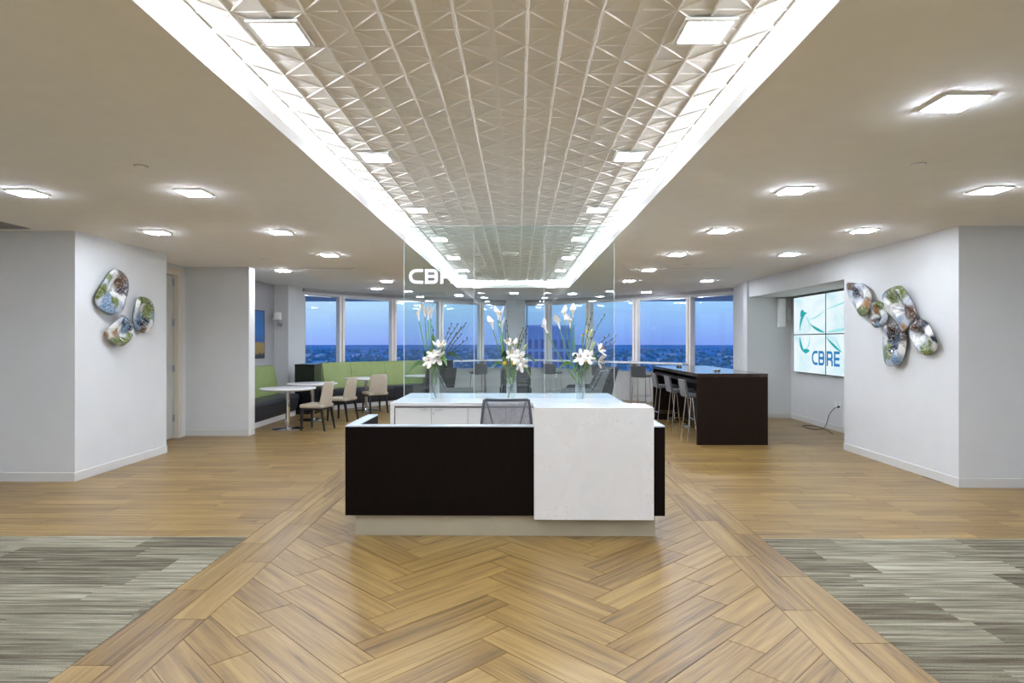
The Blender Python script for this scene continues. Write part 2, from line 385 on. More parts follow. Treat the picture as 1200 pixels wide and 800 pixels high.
# ------------------------------------------------------------------ key dimensions
ZC = 2.865                      # flat ceiling
ZT = 3.010                      # tile field
XL, XR = -1.43, 1.195           # cove opening
YB, YE = -11.0, 14.76            # cove start / end
T = 0.638                       # ceiling tile
BL0, BL1, BR0, BR1 = -2.21, -1.80, 1.57, 1.98   # wood border strips
YC = 5.11                       # carpet edge
YH = 9.0                        # end of herringbone
LFAC = [(-5.13,14.9), (-4.5,15.85), (-3.4,16.95), (-2.25,18.0), (-1.13,18.82), (-0.37,19.25)]
RFAC = [(0.22,19.25), (0.93,18.85), (2.06,18.0), (3.2,16.95), (4.37,15.9), (5.08,14.85)]
ZW0, ZW1 = 0.74, 2.73           # windows

# ------------------------------------------------------------------ ceiling
c = MB()
c.box(-9, XL-0.02, -12.5, 19.8, ZC, ZC+0.02).box(XR+0.02, 9, -12.5, 19.8, ZC, ZC+0.02)
c.box(XL-0.02, XR+0.02, YE+0.02, 19.8, ZC, ZC+0.02).box(XL-0.02, XR+0.02, -12.5, YB-0.02, ZC, ZC+0.02)
ceiling = struct('ceiling', c, 'ceiling_paint', 'smooth warm white flat ceiling around the light cove')
t = MB()
TR = 0.26
t.box(XL-TR, XR+TR, YB-TR, YE+TR, ZT+0.03, ZT+0.05)
t.box(XL-TR-0.02, XL-TR, YB-TR, YE+TR, ZC+0.02, ZT+0.03).box(XR+TR, XR+TR+0.02, YB-TR, YE+TR, ZC+0.02, ZT+0.03)
t.box(XL-TR, XR+TR, YE+TR, YE+TR+0.02, ZC+0.02, ZT+0.03).box(XL-TR, XR+TR, YB-TR-0.02, YB-TR, ZC+0.02, ZT+0.03)
XC = (XL+XR)/2
TX0 = XC - 2*T; TX1 = XC + 2*T
NY = int((YE - YB)/T) + 1
TY0 = 3.15 - T*int((3.15 - YB)/T + 1) + T
rows = []
y = TY0
while y + T <= YE + 0.2: rows.append(y); y += T
TYE = rows[-1] + T
t.box(XL-TR, TX0, YB-TR, YE+TR, ZT+0.004, ZT+0.03).box(TX1, XR+TR, YB-TR, YE+TR, ZT+0.004, ZT+0.03)
t.box(TX0, TX1, TYE, YE+TR, ZT+0.004, ZT+0.03).box(TX0, TX1, YB-TR, rows[0], ZT+0.004, ZT+0.03)
tray = struct('ceiling_tray', t, 'cove_white', 'raised ceiling tray of embossed white tiles between the cove lights')
# embossed tile, face down: base plate plus ribs
def tile_mesh():
    b = MB(); h = T/2 - 0.004; zb = 0.0
    b.box(-h, h, -h, h, zb, zb+0.006)
    q = T/4
    def rib(x0, y0, x1, y1, wd=0.0042, ht=0.0056):
        d = Vector((x1-x0, y1-y0)).normalized(); n = Vector((-d.y, d.x))
        a, e = Vector((x0, y0)), Vector((x1, y1))
        vs = []
        for p in (a, e):
            vs += [(p.x+n.x*wd*1.35, p.y+n.y*wd*1.35, zb), (p.x+n.x*wd*0.5, p.y+n.y*wd*0.5, zb-ht), (p.x-n.x*wd*0.5, p.y-n.y*wd*0.5, zb-ht), (p.x-n.x*wd*1.35, p.y-n.y*wd*1.35, zb)]
        b.add(vs, [(0,1,5,4), (1,2,6,5), (2,3,7,6)])
    for i in (-1, 0, 1):
        rib(i*q, -h, i*q, h, 0.006, 0.0078); rib(-h, i*q, h, i*q, 0.004, 0.0045)
    for i in range(4):
        for j in range(4):
            x0, y0 = -2*q + i*q, -2*q + j*q; x1, y1 = x0+q, y0+q
            x0c, x1c = max(x0, -h), min(x1, h); y0c, y1c = max(y0, -h), min(y1, h)
            if (i+j) % 2 == 0: rib(x0c, y0c, x1c, y1c)
            else: rib(x1c, y0c, x0c, y1c)
    return b
proto = tile_mesh().build('ceiling_tile', 'tile_white', tray, recalc=False)
first = True
for yy in rows:
    for i in range(4):
        o = proto if first else proto.copy()
        if not first: COL.objects.link(o)
        first = False
        o.location = (TX0 + T*(i+0.5), yy + T/2, ZT)
for i in range(5):
    x = TX0 + T*i
    box(x-0.012, x+0.012, rows[0], TYE, ZT-0.006, ZT+0.004).build('grid_bar', 'tee_white', tray)
for yy in rows + [TYE]:
    box(TX0, TX1, yy-0.006, yy+0.006, ZT-0.004, ZT+0.004).build('cross_bar', 'tee_white', tray)
# cove lip
l = MB(); LT = 2.942
l.box(XL-0.02, XL, YB-0.02, YE+0.02, ZC, LT).box(XR, XR+0.02, YB-0.02, YE+0.02, ZC, LT)
l.box(XL, XR, YE, YE+0.02, ZC, LT).box(XL, XR, YB-0.02, YB, ZC, LT)
struct('trim_1', l, 'cove_white', 'white upstand lip hiding the cove lights')
def led(name, p0, p1, inward, label):
    """tilted LED strip on a small white base in the trough, cut into 1 m lengths"""
    e = empty(name, (p0[0], p0[1], ZC+0.02)); tag(e, label, 'led strip', 'hidden cove light strips')
    a, b = Vector(p0), Vector(p1); n = max(1, int((b-a).length)); nv = Vector(inward)
    s = MB(); bs = MB()
    for k in range(n):
        q0 = a + (b-a)*(k/n); q1 = a + (b-a)*((k+0.97)/n)
        s.add([(q0.x-nv.x*0.004-p0[0], q0.y-nv.y*0.004-p0[1], 0.072), (q1.x-nv.x*0.004-p0[0], q1.y-nv.y*0.004-p0[1], 0.072), (q1.x+nv.x*0.006-p0[0], q1.y+nv.y*0.006-p0[1], 0.044), (q0.x+nv.x*0.006-p0[0], q0.y+nv.y*0.006-p0[1], 0.044)], [(0,1,2,3)])
    o = s.build('light_strip', 'cove_led', e, recalc=False)
    nz = o.data.polygons[0].normal.z
    if nz < 0: o.data.flip_normals()
    q = [a - nv*0.02, b - nv*0.02, b + nv*0.014, a + nv*0.014]
    bs.prism([(p.x-p0[0], p.y-p0[1]) for p in q], 0.0, 0.040); bs.build('strip_base', 'cove_white', e)
led('cove_light', (XL-0.11, YB+0.02), (XL-0.11, YE-0.02), (1, 0), 'long white cove light above the left ceiling edge')
led('cove_light', (XR+0.11, YB+0.02), (XR+0.11, YE-0.02), (-1, 0), 'long white cove light above the right ceiling edge')
led('cove_light', (XL+0.02, YE+0.11), (XR-0.02, YE+0.11), (0, -1), 'short white cove light across the far end of the tray')

# recessed square lights
def light_proto(z, drop):
    e = empty('recessed_light', (0, 0, z)); a = 0.098; f = 0.116
    box(-a+0.002, a-0.002, -a+0.002, a-0.002, -drop, -0.004).build('diffuser', 'lamp_face', e)   # added lens drop: its glowing sides brighten the flat ceiling
    m = MB()
    m.box(-f,-a,-f,f,-0.012,0.0).box(a,f,-f,f,-0.012,0.0).box(-a,a,-f,-a,-0.012,0.0).box(-a,a,a,f,-0.012,0.0)
    m.box(-a,a,-a,a,-0.003,0.0)
    m.build('frame', 'trim_white', e)
    return e
LPS = {}
def light(x, y, z, label, group):
    key = z == ZC
    if key in LPS: o = copy_tree(LPS[key])
    else: o = LPS[key] = light_proto(z, 0.021 if key else 0.009)
    o.location = (x, y, z); tag(o, label, 'ceiling light', group); return o
for nm, X, ys in (('left', -1.025-0.044, None), ('right', 0.82+0.025, None)):
    X = TX0 + T/2 if nm == 'left' else TX1 - T/2
    yc = 3.15 - T/2; k = 0; lab = 0
    seq = [yc + 3*T*i for i in range(-7, 7)]
    for yy in seq:
        if yy > YE - 0.3: continue
        if yy < 1.8: light(X, yy, ZT-0.010, '%s unseen square light added behind the viewer in the %s tile row' % (ORD[6-seq.index(yy)], nm), 'added tray lights behind the viewer')  # tray rows continued out of view to add light
        else:
            light(X, yy, ZT-0.010, '%s square light in the %s row of the tiled ceiling' % (ORD[lab], nm), 'square lights in the tiled ceiling'); lab += 1
for nm, X, ys in (('inner left', -2.74, [5.28, 7.2, 9.1, 13.05]), ('outer left', -4.16, [5.28, 7.2, 11.07]), ('inner right', 2.30, [3.33, 5.25, 7.15, 9.1, 11.05, 13.05]), ('outer right', 3.92, [5.25, 7.15, 9.1, 13.05])):
    for i, yy in enumerate(ys):
        light(X, yy, ZC, '%s square light in the %s row of the flat ceiling' % (ORD[i], nm), 'square lights in the flat ceiling')
for x, y, lab in ((-3.37, 14.9, 'small square ceiling light closest to the left windows'), (-0.1, 16.3, 'square light in the flat ceiling before the window column'),
                  (3.27, 16.0, 'square ceiling light closest to the right windows'), (1.43, 16.5, 'square light between the column and right drink rail'), (-1.6, 17.0, 'square light between the column and left windows')):
    light(x, y, ZC, lab, 'square lights in the flat ceiling')
for x in (-6.6, -4.16, -2.74, 2.3, 3.92, 6.4):  # unseen downlights added as fill light
    for k, y in enumerate((1.4, -0.5, -2.4, -4.3)): light(x, y, ZC, '%s square ceiling fill light added behind the viewer in the %s' % (ORD[k], {-6.6: 'far left row', -4.16: 'outer left row', -2.74: 'inner left row', 2.3: 'inner right row', 3.92: 'outer right row', 6.4: 'far right row'}[x]), 'added fill lights behind the viewer')
for x in (-6.4, 6.2): light(x, 4.4, ZC, 'square light in the flat ceiling out at the %s side' % ('left' if x < 0 else 'right'), 'side ceiling lights out of view')
# ceiling fittings
d = empty('ceiling_speaker', (XC, 9.97, ZT-0.006)); tag(d, 'round white disc fitting in the middle of the tiled ceiling', 'detector')
MB().lathe([(0.02,-0.05),(0.07,-0.048),(0.10,-0.03),(0.115,0.0)], 24).build('cover', 'trim_white', d, smooth=True)
MB().lathe([(0.118,-0.014),(0.125,-0.01),(0.125,0.0)], 24).build('rim', 'tee_white', d, smooth=True)
for x, y, lab in ((-2.72, 4.50, 'small round sprinkler cover in the left flat ceiling'), (2.86, 4.50, 'small round sprinkler cover in the right flat ceiling'), (2.75, 10.3, 'tiny sprinkler cover near the right slot diffuser'), (-3.9, 9.6, 'tiny sprinkler cover before the left slot diffuser')):
    d = empty('sprinkler_cover', (x, y, ZC)); tag(d, lab, 'sprinkler', 'sprinkler covers in the ceiling')
    MB().lathe([(0.01,-0.008),(0.038,-0.008),(0.042,0.0)], 20).build('cap', 'ceiling_paint', d, smooth=True)
    MB().lathe([(0.046,-0.003),(0.048,0.0)], 20).build('shadow_ring', 'vent_grey', d)
for x0, x1, y, lab in ((-4.0, -2.82, 10.8, 'long narrow slot diffuser in the left flat ceiling'), (2.48, 3.70, 10.8, 'long narrow slot diffuser in the right flat ceiling'), (2.0, 3.0, 16.4, 'narrow slot diffuser by the right windows'), (-2.9, -1.9, 16.2, 'narrow slot diffuser by the left windows')):
    d = empty('slot_diffuser', (x0, y, ZC)); tag(d, lab, 'air vent', 'slot diffusers in the ceiling')
    L = x1 - x0
    box(0, L, 0.0, 0.012, -0.005, 0).box(0, L, 0.075, 0.087, -0.005, 0).box(0, L, 0.038, 0.05, -0.005, 0).build('frame', 'trim_white', d)
    box(0, L, 0.012, 0.038, -0.002, 0).build('slot', 'slot_dark', d); box(0, L, 0.05, 0.075, -0.002, 0).build('slot', 'slot_dark', d)
d = empty('return_grille', (-6.9, 6.58, ZC-0.0125)); tag(d, 'grey return air grille in the ceiling before the left wall', 'air vent')
box(0, 1.45, 0, 0.38, 0.006, 0.012).build('grille_back', 'vent_grey', d)
for k in range(9): box(0.02, 1.43, 0.03+0.04*k, 0.045+0.04*k, 0.0, 0.006).build('louver', 'wall_grey', d)

# ------------------------------------------------------------------ walls
WP = 'wall_paint'
struct('wall_left', box(-9, -5.07, 7.13, 9.0, 0, ZC), WP, 'white wall block at the left carrying three glass art pieces')
struct('wall_right', box(4.83, 9, 6.92, 9.33, 0, ZC), WP, 'white wall block at the right carrying five glass art pieces')
DY0, DY1, DZ = 9.36, 10.38, 2.74
struct('wall_left_door', box(-5.84, -5.64, 9.0, DY0, 0, ZC).box(-5.84, -5.64, DY1, 10.6, 0, ZC).box(-5.84, -5.64, DY0, DY1, DZ, ZC), WP, 'short side wall holding the tall pale door')
struct('wall_left_middle', box(-5.84, -4.57, 10.6, 10.82, 0, ZC), WP, 'pale wall panel between the door and the banquette')
struct('wall_left_alcove', box(-5.65, -5.45, 10.82, 13.96, 0, ZC), 'wall_grey', 'grey wall behind the first banquette with a painting')
struct('wall_left_far', box(-5.65, -5.13, 13.96, 15.1, 0, ZC), WP, 'white wall stub between the sconce and the windows')
struct('wall_right_alcove', box(5.71, 5.91, 9.33, 13.16, 0, ZC), WP, 'recessed wall holding the video screens')
struct('wall_right_far', MB().prism([(4.79,13.16),(5.91,13.16),(5.91,15.2),(5.2,15.2),(5.08,14.85),(4.83,13.5)], 0, ZC), WP, 'white wall between the screen alcove and the windows')
struct('wall_right_header', box(4.83, 5.71, 9.33, 13.16, 2.52, ZC), WP, 'soffit over the screen alcove')
struct('wall_behind', box(-9, 9, -12.7, -12.5, 0, ZC), WP, 'plain wall behind the viewer')
struct('wall_far_left', box(-9.2, -9, -12.7, 7.13, 0, ZC), WP, 'plain wall at the far left side')
struct('wall_far_right', box(9, 9.2, -12.7, 6.92, 0, ZC), WP, 'plain wall at the far right side')
def base_b(n, pts, lab):
    m = MB(); m.sweep([(0,0),(0.012,0),(0.012,0.098),(0.006,0.104),(0,0.104)], pts, True)
    struct(n, m, 'baseboard_paint', lab)
base_b('baseboard_left', [(-9,7.13),(-5.07,7.13),(-5.07,9.0)][::-1], 'grey white baseboard around the left wall block')
base_b('baseboard_right', [(9,6.92),(4.83,6.92),(4.83,9.33)], 'grey white baseboard around the right wall block')
base_b('baseboard_middle', [(-4.57,10.82),(-4.57,10.6),(-5.64,10.6)], 'baseboard of the wall beside the door')
base_b('baseboard_alcove', [(5.71,9.33),(5.71,13.16),(4.79,13.16),(4.83,13.5),(5.08,14.85)], 'baseboard inside the screen alcove')
# lit end face of the wall beside the door, painted as a paler strip
struct('wall_left_lit_end', box(-4.572, -4.562, 10.592, 10.83, 0.0, ZC), 'trim_white', 'lit end face of the wall, painted paler, beside the banquette')

# door in the left recess
dr = empty('door_1', (-5.70, DY0, 0)); tag(dr, 'tall pale door in the left recess, hinges on its far edge', kind='structure')
DL = DY1 - DY0
box(-0.045, 0.0, 0.05, DL-0.055, 0.008, DZ-0.05).build('door_leaf', 'door_paint', dr, bevel=0.003)
box(-0.10, 0.08, DL-0.05, DL, 0, DZ).box(0.06, 0.085, DL, DL+0.06, 0, DZ+0.06).build('jamb', 'frame_paint', dr)
box(-0.10, 0.08, 0.0, 0.045, 0, DZ).box(0.06, 0.085, -0.06, 0.0, 0, DZ+0.06).build('jamb', 'frame_paint', dr)
box(-0.10, 0.08, 0.045, DL-0.05, DZ-0.045, DZ).box(0.06, 0.085, 0.0, DL, DZ, DZ+0.06).build('head_jamb', 'frame_paint', dr)
for z in (2.52, 1.86, 1.10, 0.28):
    m = MB(); m.tube([(0.012, DL-0.052, z), (0.012, DL-0.052, z+0.11)], 0.010, 8); m.box(0.001, 0.006, DL-0.10, DL-0.052, z, z+0.11)
    m.build('hinge', 'steel_hinge', dr)
m = MB(); m.tube([(0.0, 0.12, 1.02), (0.055, 0.12, 1.02), (0.055, 0.23, 1.02)], 0.010, 8); m.build('lever_handle', 'aluminium', dr)

# ------------------------------------------------------------------ window wall
wb = MB()
def inset(path, d):
    out = []
    for i, p in enumerate(path):
        a = Vector(path[max(i-1,0)]); b = Vector(path[min(i+1,len(path)-1)]); t = (b-a).normalized(); n = Vector((t.y, -t.x)); out.append((p[0]+n.x*d, p[1]+n.y*d))
    return out
FAC = LFAC + RFAC
wb.sweep([(0,0),(0.22,0),(0.22,ZW0),(0,ZW0)], FAC); wb.sweep([(0,ZW1),(0.22,ZW1),(0.22,ZC),(0,ZC)], FAC)
struct('wall_back', wb, WP, 'low white wall and header of the bowed window front')
col = MB().prism([(-0.37,19.25),(0.22,19.25),(0.19,18.98),(-0.06,18.86),(-0.34,18.98)], 0, ZC).box(-0.37, 0.22, 19.25, 19.47, 0, ZC)
struct('column', col, WP, 'white pillar in the middle of the window front')
m = MB(); m.sweep([(-0.03,ZW0),(0.02,ZW0),(0.02,ZW0+0.03),(-0.03,ZW0+0.03)], FAC); struct('trim_3', m, 'trim_white', 'window sill along the bowed window front')
m = MB(); m.sweep([(-0.06,ZC-0.075),(0.0,ZC-0.075),(0.0,ZC),(-0.06,ZC)], FAC); struct('trim_4', m, 'wall_grey', 'grey shade pocket along the top of the windows')
wi = 0
for path in (LFAC, RFAC):
    for i in range(5):
        wi += 1
        a, b = Vector(path[i]), Vector(path[i+1]); t = (b-a).normalized(); n = Vector((t.y, -t.x)); L = (b-a).length
        e = empty('window_%d' % wi, (a.x, a.y, 0), math.atan2(t.y, t.x)); tag(e, 'tall fixed office window, number %d from the left, looking out at dusk' % wi, kind='structure')
        ZF = ZW0+0.03
        box(0.03, L-0.03, 0.085, 0.095, ZF+0.03, ZW1-0.03).build('pane', 'window_glass', e)
        fr = box(0.0, L, 0.06, 0.12, ZF, ZF+0.035).box(0.0, L, 0.06, 0.12, ZW1-0.035, ZW1).box(0.0, 0.035, 0.06, 0.12, ZF, ZW1).box(L-0.035, L, 0.06, 0.12, ZF, ZW1)
        fr.build('frame', 'aluminium', e)
        if i > 0:
            mu = box(-0.075, -0.012, -0.10, 0.06, ZF, ZW1).box(0.012, 0.075, -0.10, 0.06, ZF, ZW1); mu.build('mullion', 'mullion_paint', e)
            box(-0.012, 0.012, -0.085, 0.06, ZF, ZW1).build('mullion_joint', 'mullion_gap', e)

# ------------------------------------------------------------------ floors
def prism_plank(poly, u_dir, name, mat, parent, top=0.0, thick=0.006, tint=None, uvo=None, gap=0.0):
    """one board: a clipped polygon with its own grain (UV) and tint"""
    n = len(poly)
    ar = sum(poly[i][0]*poly[(i+1)%n][1] - poly[(i+1)%n][0]*poly[i][1] for i in range(n))/2
    if ar < 0: poly = poly[::-1]
    vs = [(p[0], p[1], top) for p in poly] + [(p[0], p[1], top-thick) for p in poly]
    fs = [tuple(range(n))] + [(i, n+i, n+(i+1)%n, (i+1)%n) for i in range(n)]
    return vs, fs
def make_plank(poly, ud, name, mat, parent):
    vs, fs = prism_plank(poly, ud, name, mat, parent)
    me = bpy.data.meshes.new(name); me.from_pydata(vs, [], fs); me.materials.append(M[mat])
    fill_attr(me, [(len(fs), ud, (random.uniform(0, 50), random.uniform(0, 50)), random.random())])
    o = bpy.data.objects.new(name, me); COL.objects.link(o); o.parent = parent; return o
def fill_attr(me, spans):
    at = me.attributes.new('tint', 'FLOAT', 'FACE'); uv = me.uv_layers.new(name='UVMap')
    fi = 0
    for nf, ud, off, tint in spans:
        for k in range(nf):
            p = me.polygons[fi]; at.data[fi].value = tint
            for li in p.loop_indices:
                co = me.vertices[me.loops[li].vertex_index].co
                uv.data[li].uv = (co.x*ud[0] + co.y*ud[1] + off[0], -co.x*ud[1] + co.y*ud[0] + off[1])
            fi += 1
def joined_planks(polys, name, mat, parent):
    V = []; F = []; sp_ = []
    for poly, ud in polys:
        vs, fs = prism_plank(poly, ud, name, mat, parent); k = len(V); V += vs; F += [tuple(i+k for i in f) for f in fs]
        sp_.append((len(fs), ud, (random.uniform(0, 50), random.uniform(0, 50)), random.random()))
    me = bpy.data.meshes.new(name); me.from_pydata(V, [], F); me.materials.append(M[mat]); fill_attr(me, sp_)
    o = bpy.data.objects.new(name, me); COL.objects.link(o); o.parent = parent; o['kind'] = 'stuff'; return o
def clip(poly, x0, x1, y0, y1):
    def cut(p, ax, lim, sgn):
        out = []
        for i in range(len(p)):
            a, b = p[i], p[(i+1) % len(p)]
            ia, ib = sgn*(a[ax]-lim) >= 0, sgn*(b[ax]-lim) >= 0
            if ia: out.append(a)
            if ia != ib:
                t = (lim - a[ax])/(b[ax]-a[ax]); out.append((a[0]+t*(b[0]-a[0]), a[1]+t*(b[1]-a[1])))
        return out
    for ax, lim, sg in ((0,x0,1),(0,x1,-1),(1,y0,1),(1,y1,-1)):
        poly = cut(poly, ax, lim, sg)
        if len(poly) < 3: return []
    return poly
def parea(p): return abs(sum(p[i][0]*p[(i+1)%len(p)][1] - p[(i+1)%len(p)][0]*p[i][1] for i in range(len(p))))/2
ZB = -0.0035
FY0 = 1.2     # boards and carpet planks are laid from here forward
floor = struct('floor', box(-9.2, 9.2, YC, 20, -0.05, ZB), 'grout', 'oak plank floor running across the room')
fh = struct('floor_herringbone', box(BL0, BR1, FY0, YC, -0.05, ZB), 'grout', 'oak herringbone floor with a two board border leading to the desk')
fcl = struct('floor_carpet_left', box(-9.2, BL0, FY0, YC, -0.05, ZB), 'carpet_base', 'striped grey carpet planks at the left')
fcr = struct('floor_carpet_right', box(BR1, 9.2, FY0, YC, -0.05, ZB), 'carpet_base', 'striped grey carpet planks at the right')
def uvwrap(o, ud):
    me = o.data; fill_attr(me, [(len(me.polygons), ud, (0, 0), 0.5)])
fb = struct('floor_behind', box(BL0, BR1, -12.7, FY0, -0.05, 0), 'wood_plank', 'oak floor running on behind the viewer'); uvwrap(fb, (0, 1))
fb = struct('floor_carpet_behind', box(-9.2, BL0, -12.7, FY0, -0.05, 0).box(BR1, 9.2, -12.7, FY0, -0.05, 0), 'carpet_plank', 'grey carpet running on behind the viewer'); uvwrap(fb, (1, 0))
G = 0.0022
W_, L_ = 0.2083, 0.9375
r2 = math.sqrt(2)
def rot(p): return ((p[0]-p[1])/r2, (p[0]+p[1])/r2)
HX0 = -0.055 - L_/r2
tipy = 3.23; HY0 = tipy - (L_ + 2*W_)/r2
for mI in range(-3, 4):
    for nI in range(-30, 60):
        ox, oy = nI*W_ + mI*L_, nI*W_ - mI*L_
        for kind in (0, 1):
            # beside the borders the last boards run on in their own direction instead of turning
            if kind == 0 and mI == -1: q = [(ox+L_+G, oy+W_+G), (ox+L_+W_-G, oy+W_+G), (ox+L_+W_-G, oy+W_+L_-G), (ox+L_+G, oy+W_+L_-G)]; ud = (-1/r2, 1/r2)
            elif kind == 1 and mI == 1: q = [(ox+L_+G, oy+G), (ox+2*L_-G, oy+G), (ox+2*L_-G, oy+W_-G), (ox+L_+G, oy+W_-G)]; ud = (1/r2, 1/r2)
            elif kind == 0: q = [(ox+G, oy+G), (ox+L_-G, oy+G), (ox+L_-G, oy+W_-G), (ox+G, oy+W_-G)]; ud = (1/r2, 1/r2)
            else: q = [(ox+L_+G, oy+W_-L_+G), (ox+L_+W_-G, oy+W_-L_+G), (ox+L_+W_-G, oy+W_-G), (ox+L_+G, oy+W_-G)]; ud = (-1/r2, 1/r2)
            q = [rot(p) for p in q]; q = [(p[0]+HX0, p[1]+HY0) for p in q]
            q = clip(q, BL1+G, BR0-G, FY0, YH)
            if len(q) >= 3 and parea(q) > 0.0008: make_plank(q, ud, 'plank', 'wood_plank', fh)
for x0, x1, off in ((BL0, (BL0+BL1)/2, 0.0), ((BL0+BL1)/2, BL1, 0.47), (BR0, (BR0+BR1)/2, 0.3), ((BR0+BR1)/2, BR1, 0.75)):
    y = FY0 - off*0.9
    while y < YH:
        q = clip([(x0+G, y+G), (x1-G, y+G), (x1-G, y+0.94-G), (x0+G, y+0.94-G)], x0, x1, FY0, YH)
        if len(q) >= 3: make_plank(q, (0, 1), 'border_plank', 'wood_plank', fh)
        y += 0.94
def inroom(x, y):
    if y < 7.13: return -7.2 < x < 7.2
    if y < 9.0 and x < -5.07: return False
    if y < 10.6 and x < -5.64: return False
    if x < -5.65 or x > 5.71: return False
    if y < 9.33 and x > 4.83: return False
    if y > 13.3 and (x > 5.0): return False
    for p in (LFAC, RFAC):
        for i in range(5):
            a, b = p[i], p[i+1]
            if a[0] <= x <= b[0] and y > a[1] + (b[1]-a[1])*(x-a[0])/(b[0]-a[0]) + 0.2: return False
    return y < 19.4
cand = []
y = YC + 0.012
WR = 0.17
while y < 19.4:
    x = -7.4 - random.random()*0.9
    while x < 7.4:
        Lp = 0.94
        segs = [(x, x+Lp)]
        if y < YH:
            segs = []
            if x < BL0: segs.append((x, min(x+Lp, BL0)))
            if x+Lp > BR1: segs.append((max(x, BR1), x+Lp))
        y1 = y + WR
        for s0, s1 in segs:
            if s1 - s0 < 0.03: continue
            if y < YH < y1: pass
            xm = (s0+s1)/2
            if inroom(xm, y+WR/2) or inroom(s0+0.05, y+WR/2) or inroom(s1-0.05, y+WR/2):
                cand.append(([(s0+G*0.6, y+G*0.6), (s1-G*0.6, y+G*0.6), (s1-G*0.6, y1-G*0.6), (s0+G*0.6, y1-G*0.6)], (1, 0)))
        x += Lp
    y += WR
def seen_rank(it):
    p = it[0]; xm = (p[0][0]+p[2][0])/2; ym = p[0][1]
    hid = 0.0
    if abs(xm)/ym > 0.90: hid += 50
    if -1.7 < xm*5.2/ym < 1.5 and ym > 9: hid += 20
    return ym + hid
cand.sort(key=seen_rank)
for q, ud in cand[:298]: make_plank(q, ud, 'plank', 'wood_plank', floor)
joined_planks(cand[298:], 'far_planks', 'wood_plank', floor)
# carpet planks
for nm, par, xa, xb in (('left', fcl, -7.2, BL0), ('right', fcr, BR1, 7.2)):
    y = YC - 0.004; k = 0
    while y > FY0:
        y0 = max(y - 0.25, FY0); x = xa - random.random()
        while x < xb:
            q = clip([(x, y0), (x+1.0, y0), (x+1.0, y), (x, y)], xa, xb-0.002, FY0, YC)
            if len(q) >= 3: make_plank([(p[0], p[1]) for p in q], (1, 0), 'carpet_plank', 'carpet_plank', par)
            x += 1.0
        y -= 0.25
struct('trim_5', box(-7.2, BL0, YC-0.004, YC+0.008, -0.03, 0.002), 'toe_taupe', 'thin pale strip where the left carpet meets the planks')
struct('trim_6', box(BR1, 7.2, YC-0.004, YC+0.008, -0.03, 0.002), 'toe_taupe', 'thin pale strip where the right carpet meets the planks')

# ------------------------------------------------------------------ reception desk
desk = empty('reception_desk', (-0.108, 5.12, 0)); tag(desk, 'dark wood reception desk with a white quartz waterfall counter', 'reception desk')
HX = 1.306
ZP0, ZP1 = 0.178, 0.902
box(-HX, HX, 0.0, 0.09, ZP0, ZP1).build('front_panel', 'dark_wood', desk, bevel=0.002)
box(-HX, -HX+0.09, 0.09, 0.80, ZP0, ZP1).build('side_panel', 'dark_wood', desk, bevel=0.002)
box(HX-0.09, HX, 0.09, 0.80, ZP0, ZP1).build('side_panel', 'dark_wood', desk, bevel=0.002)
box(-HX, HX, 0.0, 0.09, ZP1, ZP1+0.010).box(-HX, -HX+0.09, 0.09, 0.80, ZP1, ZP1+0.010).box(HX-0.09, HX, 0.09, 0.80, ZP1, ZP1+0.010).build('metal_cap', 'cap_metal', desk)
box(-HX+0.07, HX-0.07, 0.05, 0.11, 0, ZP0).build('toe_kick', 'toe_taupe', desk)
box(-HX+0.07, -HX+0.12, 0.11, 0.76, 0, ZP0).build('toe_kick', 'toe_taupe', desk)
box(HX-0.12, HX-0.07, 0.11, 0.76, 0, ZP0).build('toe_kick', 'toe_taupe', desk)
box(-HX+0.09, HX-0.09, 0.09, 0.80, 0.715, 0.745).build('worktop', 'laminate_white', desk, bevel=0.003)
qx0, qx1 = 0.130+0.108, 1.096+0.108
box(qx0, qx1, -0.055, -0.02, 0.160, 1.066).build('waterfall_front', 'quartz', desk, bevel=0.002)
box(qx0, qx1, -0.020, 0.30, 1.031, 1.066).build('counter_top', 'quartz', desk, bevel=0.002)
box(qx0+0.01, qx1-0.01, 0.09, 0.12, 0.745, 1.031).build('counter_support', 'dark_wood', desk)
# three drawer pedestal under the worktop at the left
pd = box(-HX+0.12, -HX+0.54, 0.14, 0.72, 0.02, 0.70).build('drawer_pedestal', 'cabinet_white', desk, bevel=0.003)
for k in range(3):
    box(-HX+0.13, -HX+0.53, 0.72, 0.735, 0.04+0.22*k, 0.24+0.22*k).build('drawer_front', 'cabinet_white', pd, bevel=0.003)

# ------------------------------------------------------------------ back counter (credenza) under the glass
CX0, CX1, CY0, CY1, CZ = -1.42, 1.19, 6.96, 8.30, 0.918
cr = empty('credenza', ((CX0+CX1)/2, CY0, 0)); tag(cr, 'white storage counter with a quartz top behind the reception desk', 'cabinet')
hw = (CX1-CX0)/2; dp = CY1-CY0
box(-hw, hw, 0, dp, CZ-0.035, CZ).build('quartz_top', 'quartz', cr, bevel=0.003)
box(-hw, -hw+0.045, 0, dp, 0, CZ-0.035).build('side_panel', 'quartz', cr, bevel=0.002)
box(hw-0.045, hw, 0, dp, 0, CZ-0.035).build('side_panel', 'quartz', cr, bevel=0.002)
box(-hw+0.045, hw-0.045, 0.035, dp-0.02, 0.09, CZ-0.035).build('body', 'shadow_gap', cr)
box(-hw+0.045, hw-0.045, 0.09, dp-0.06, 0, 0.09).build('plinth', 'toe_taupe', cr)
x = -hw+0.05
dws = [0.40, 0.40, 0.42, 0.42, 0.42, 0.42]
sc = (2*hw-0.10)/sum(dws)
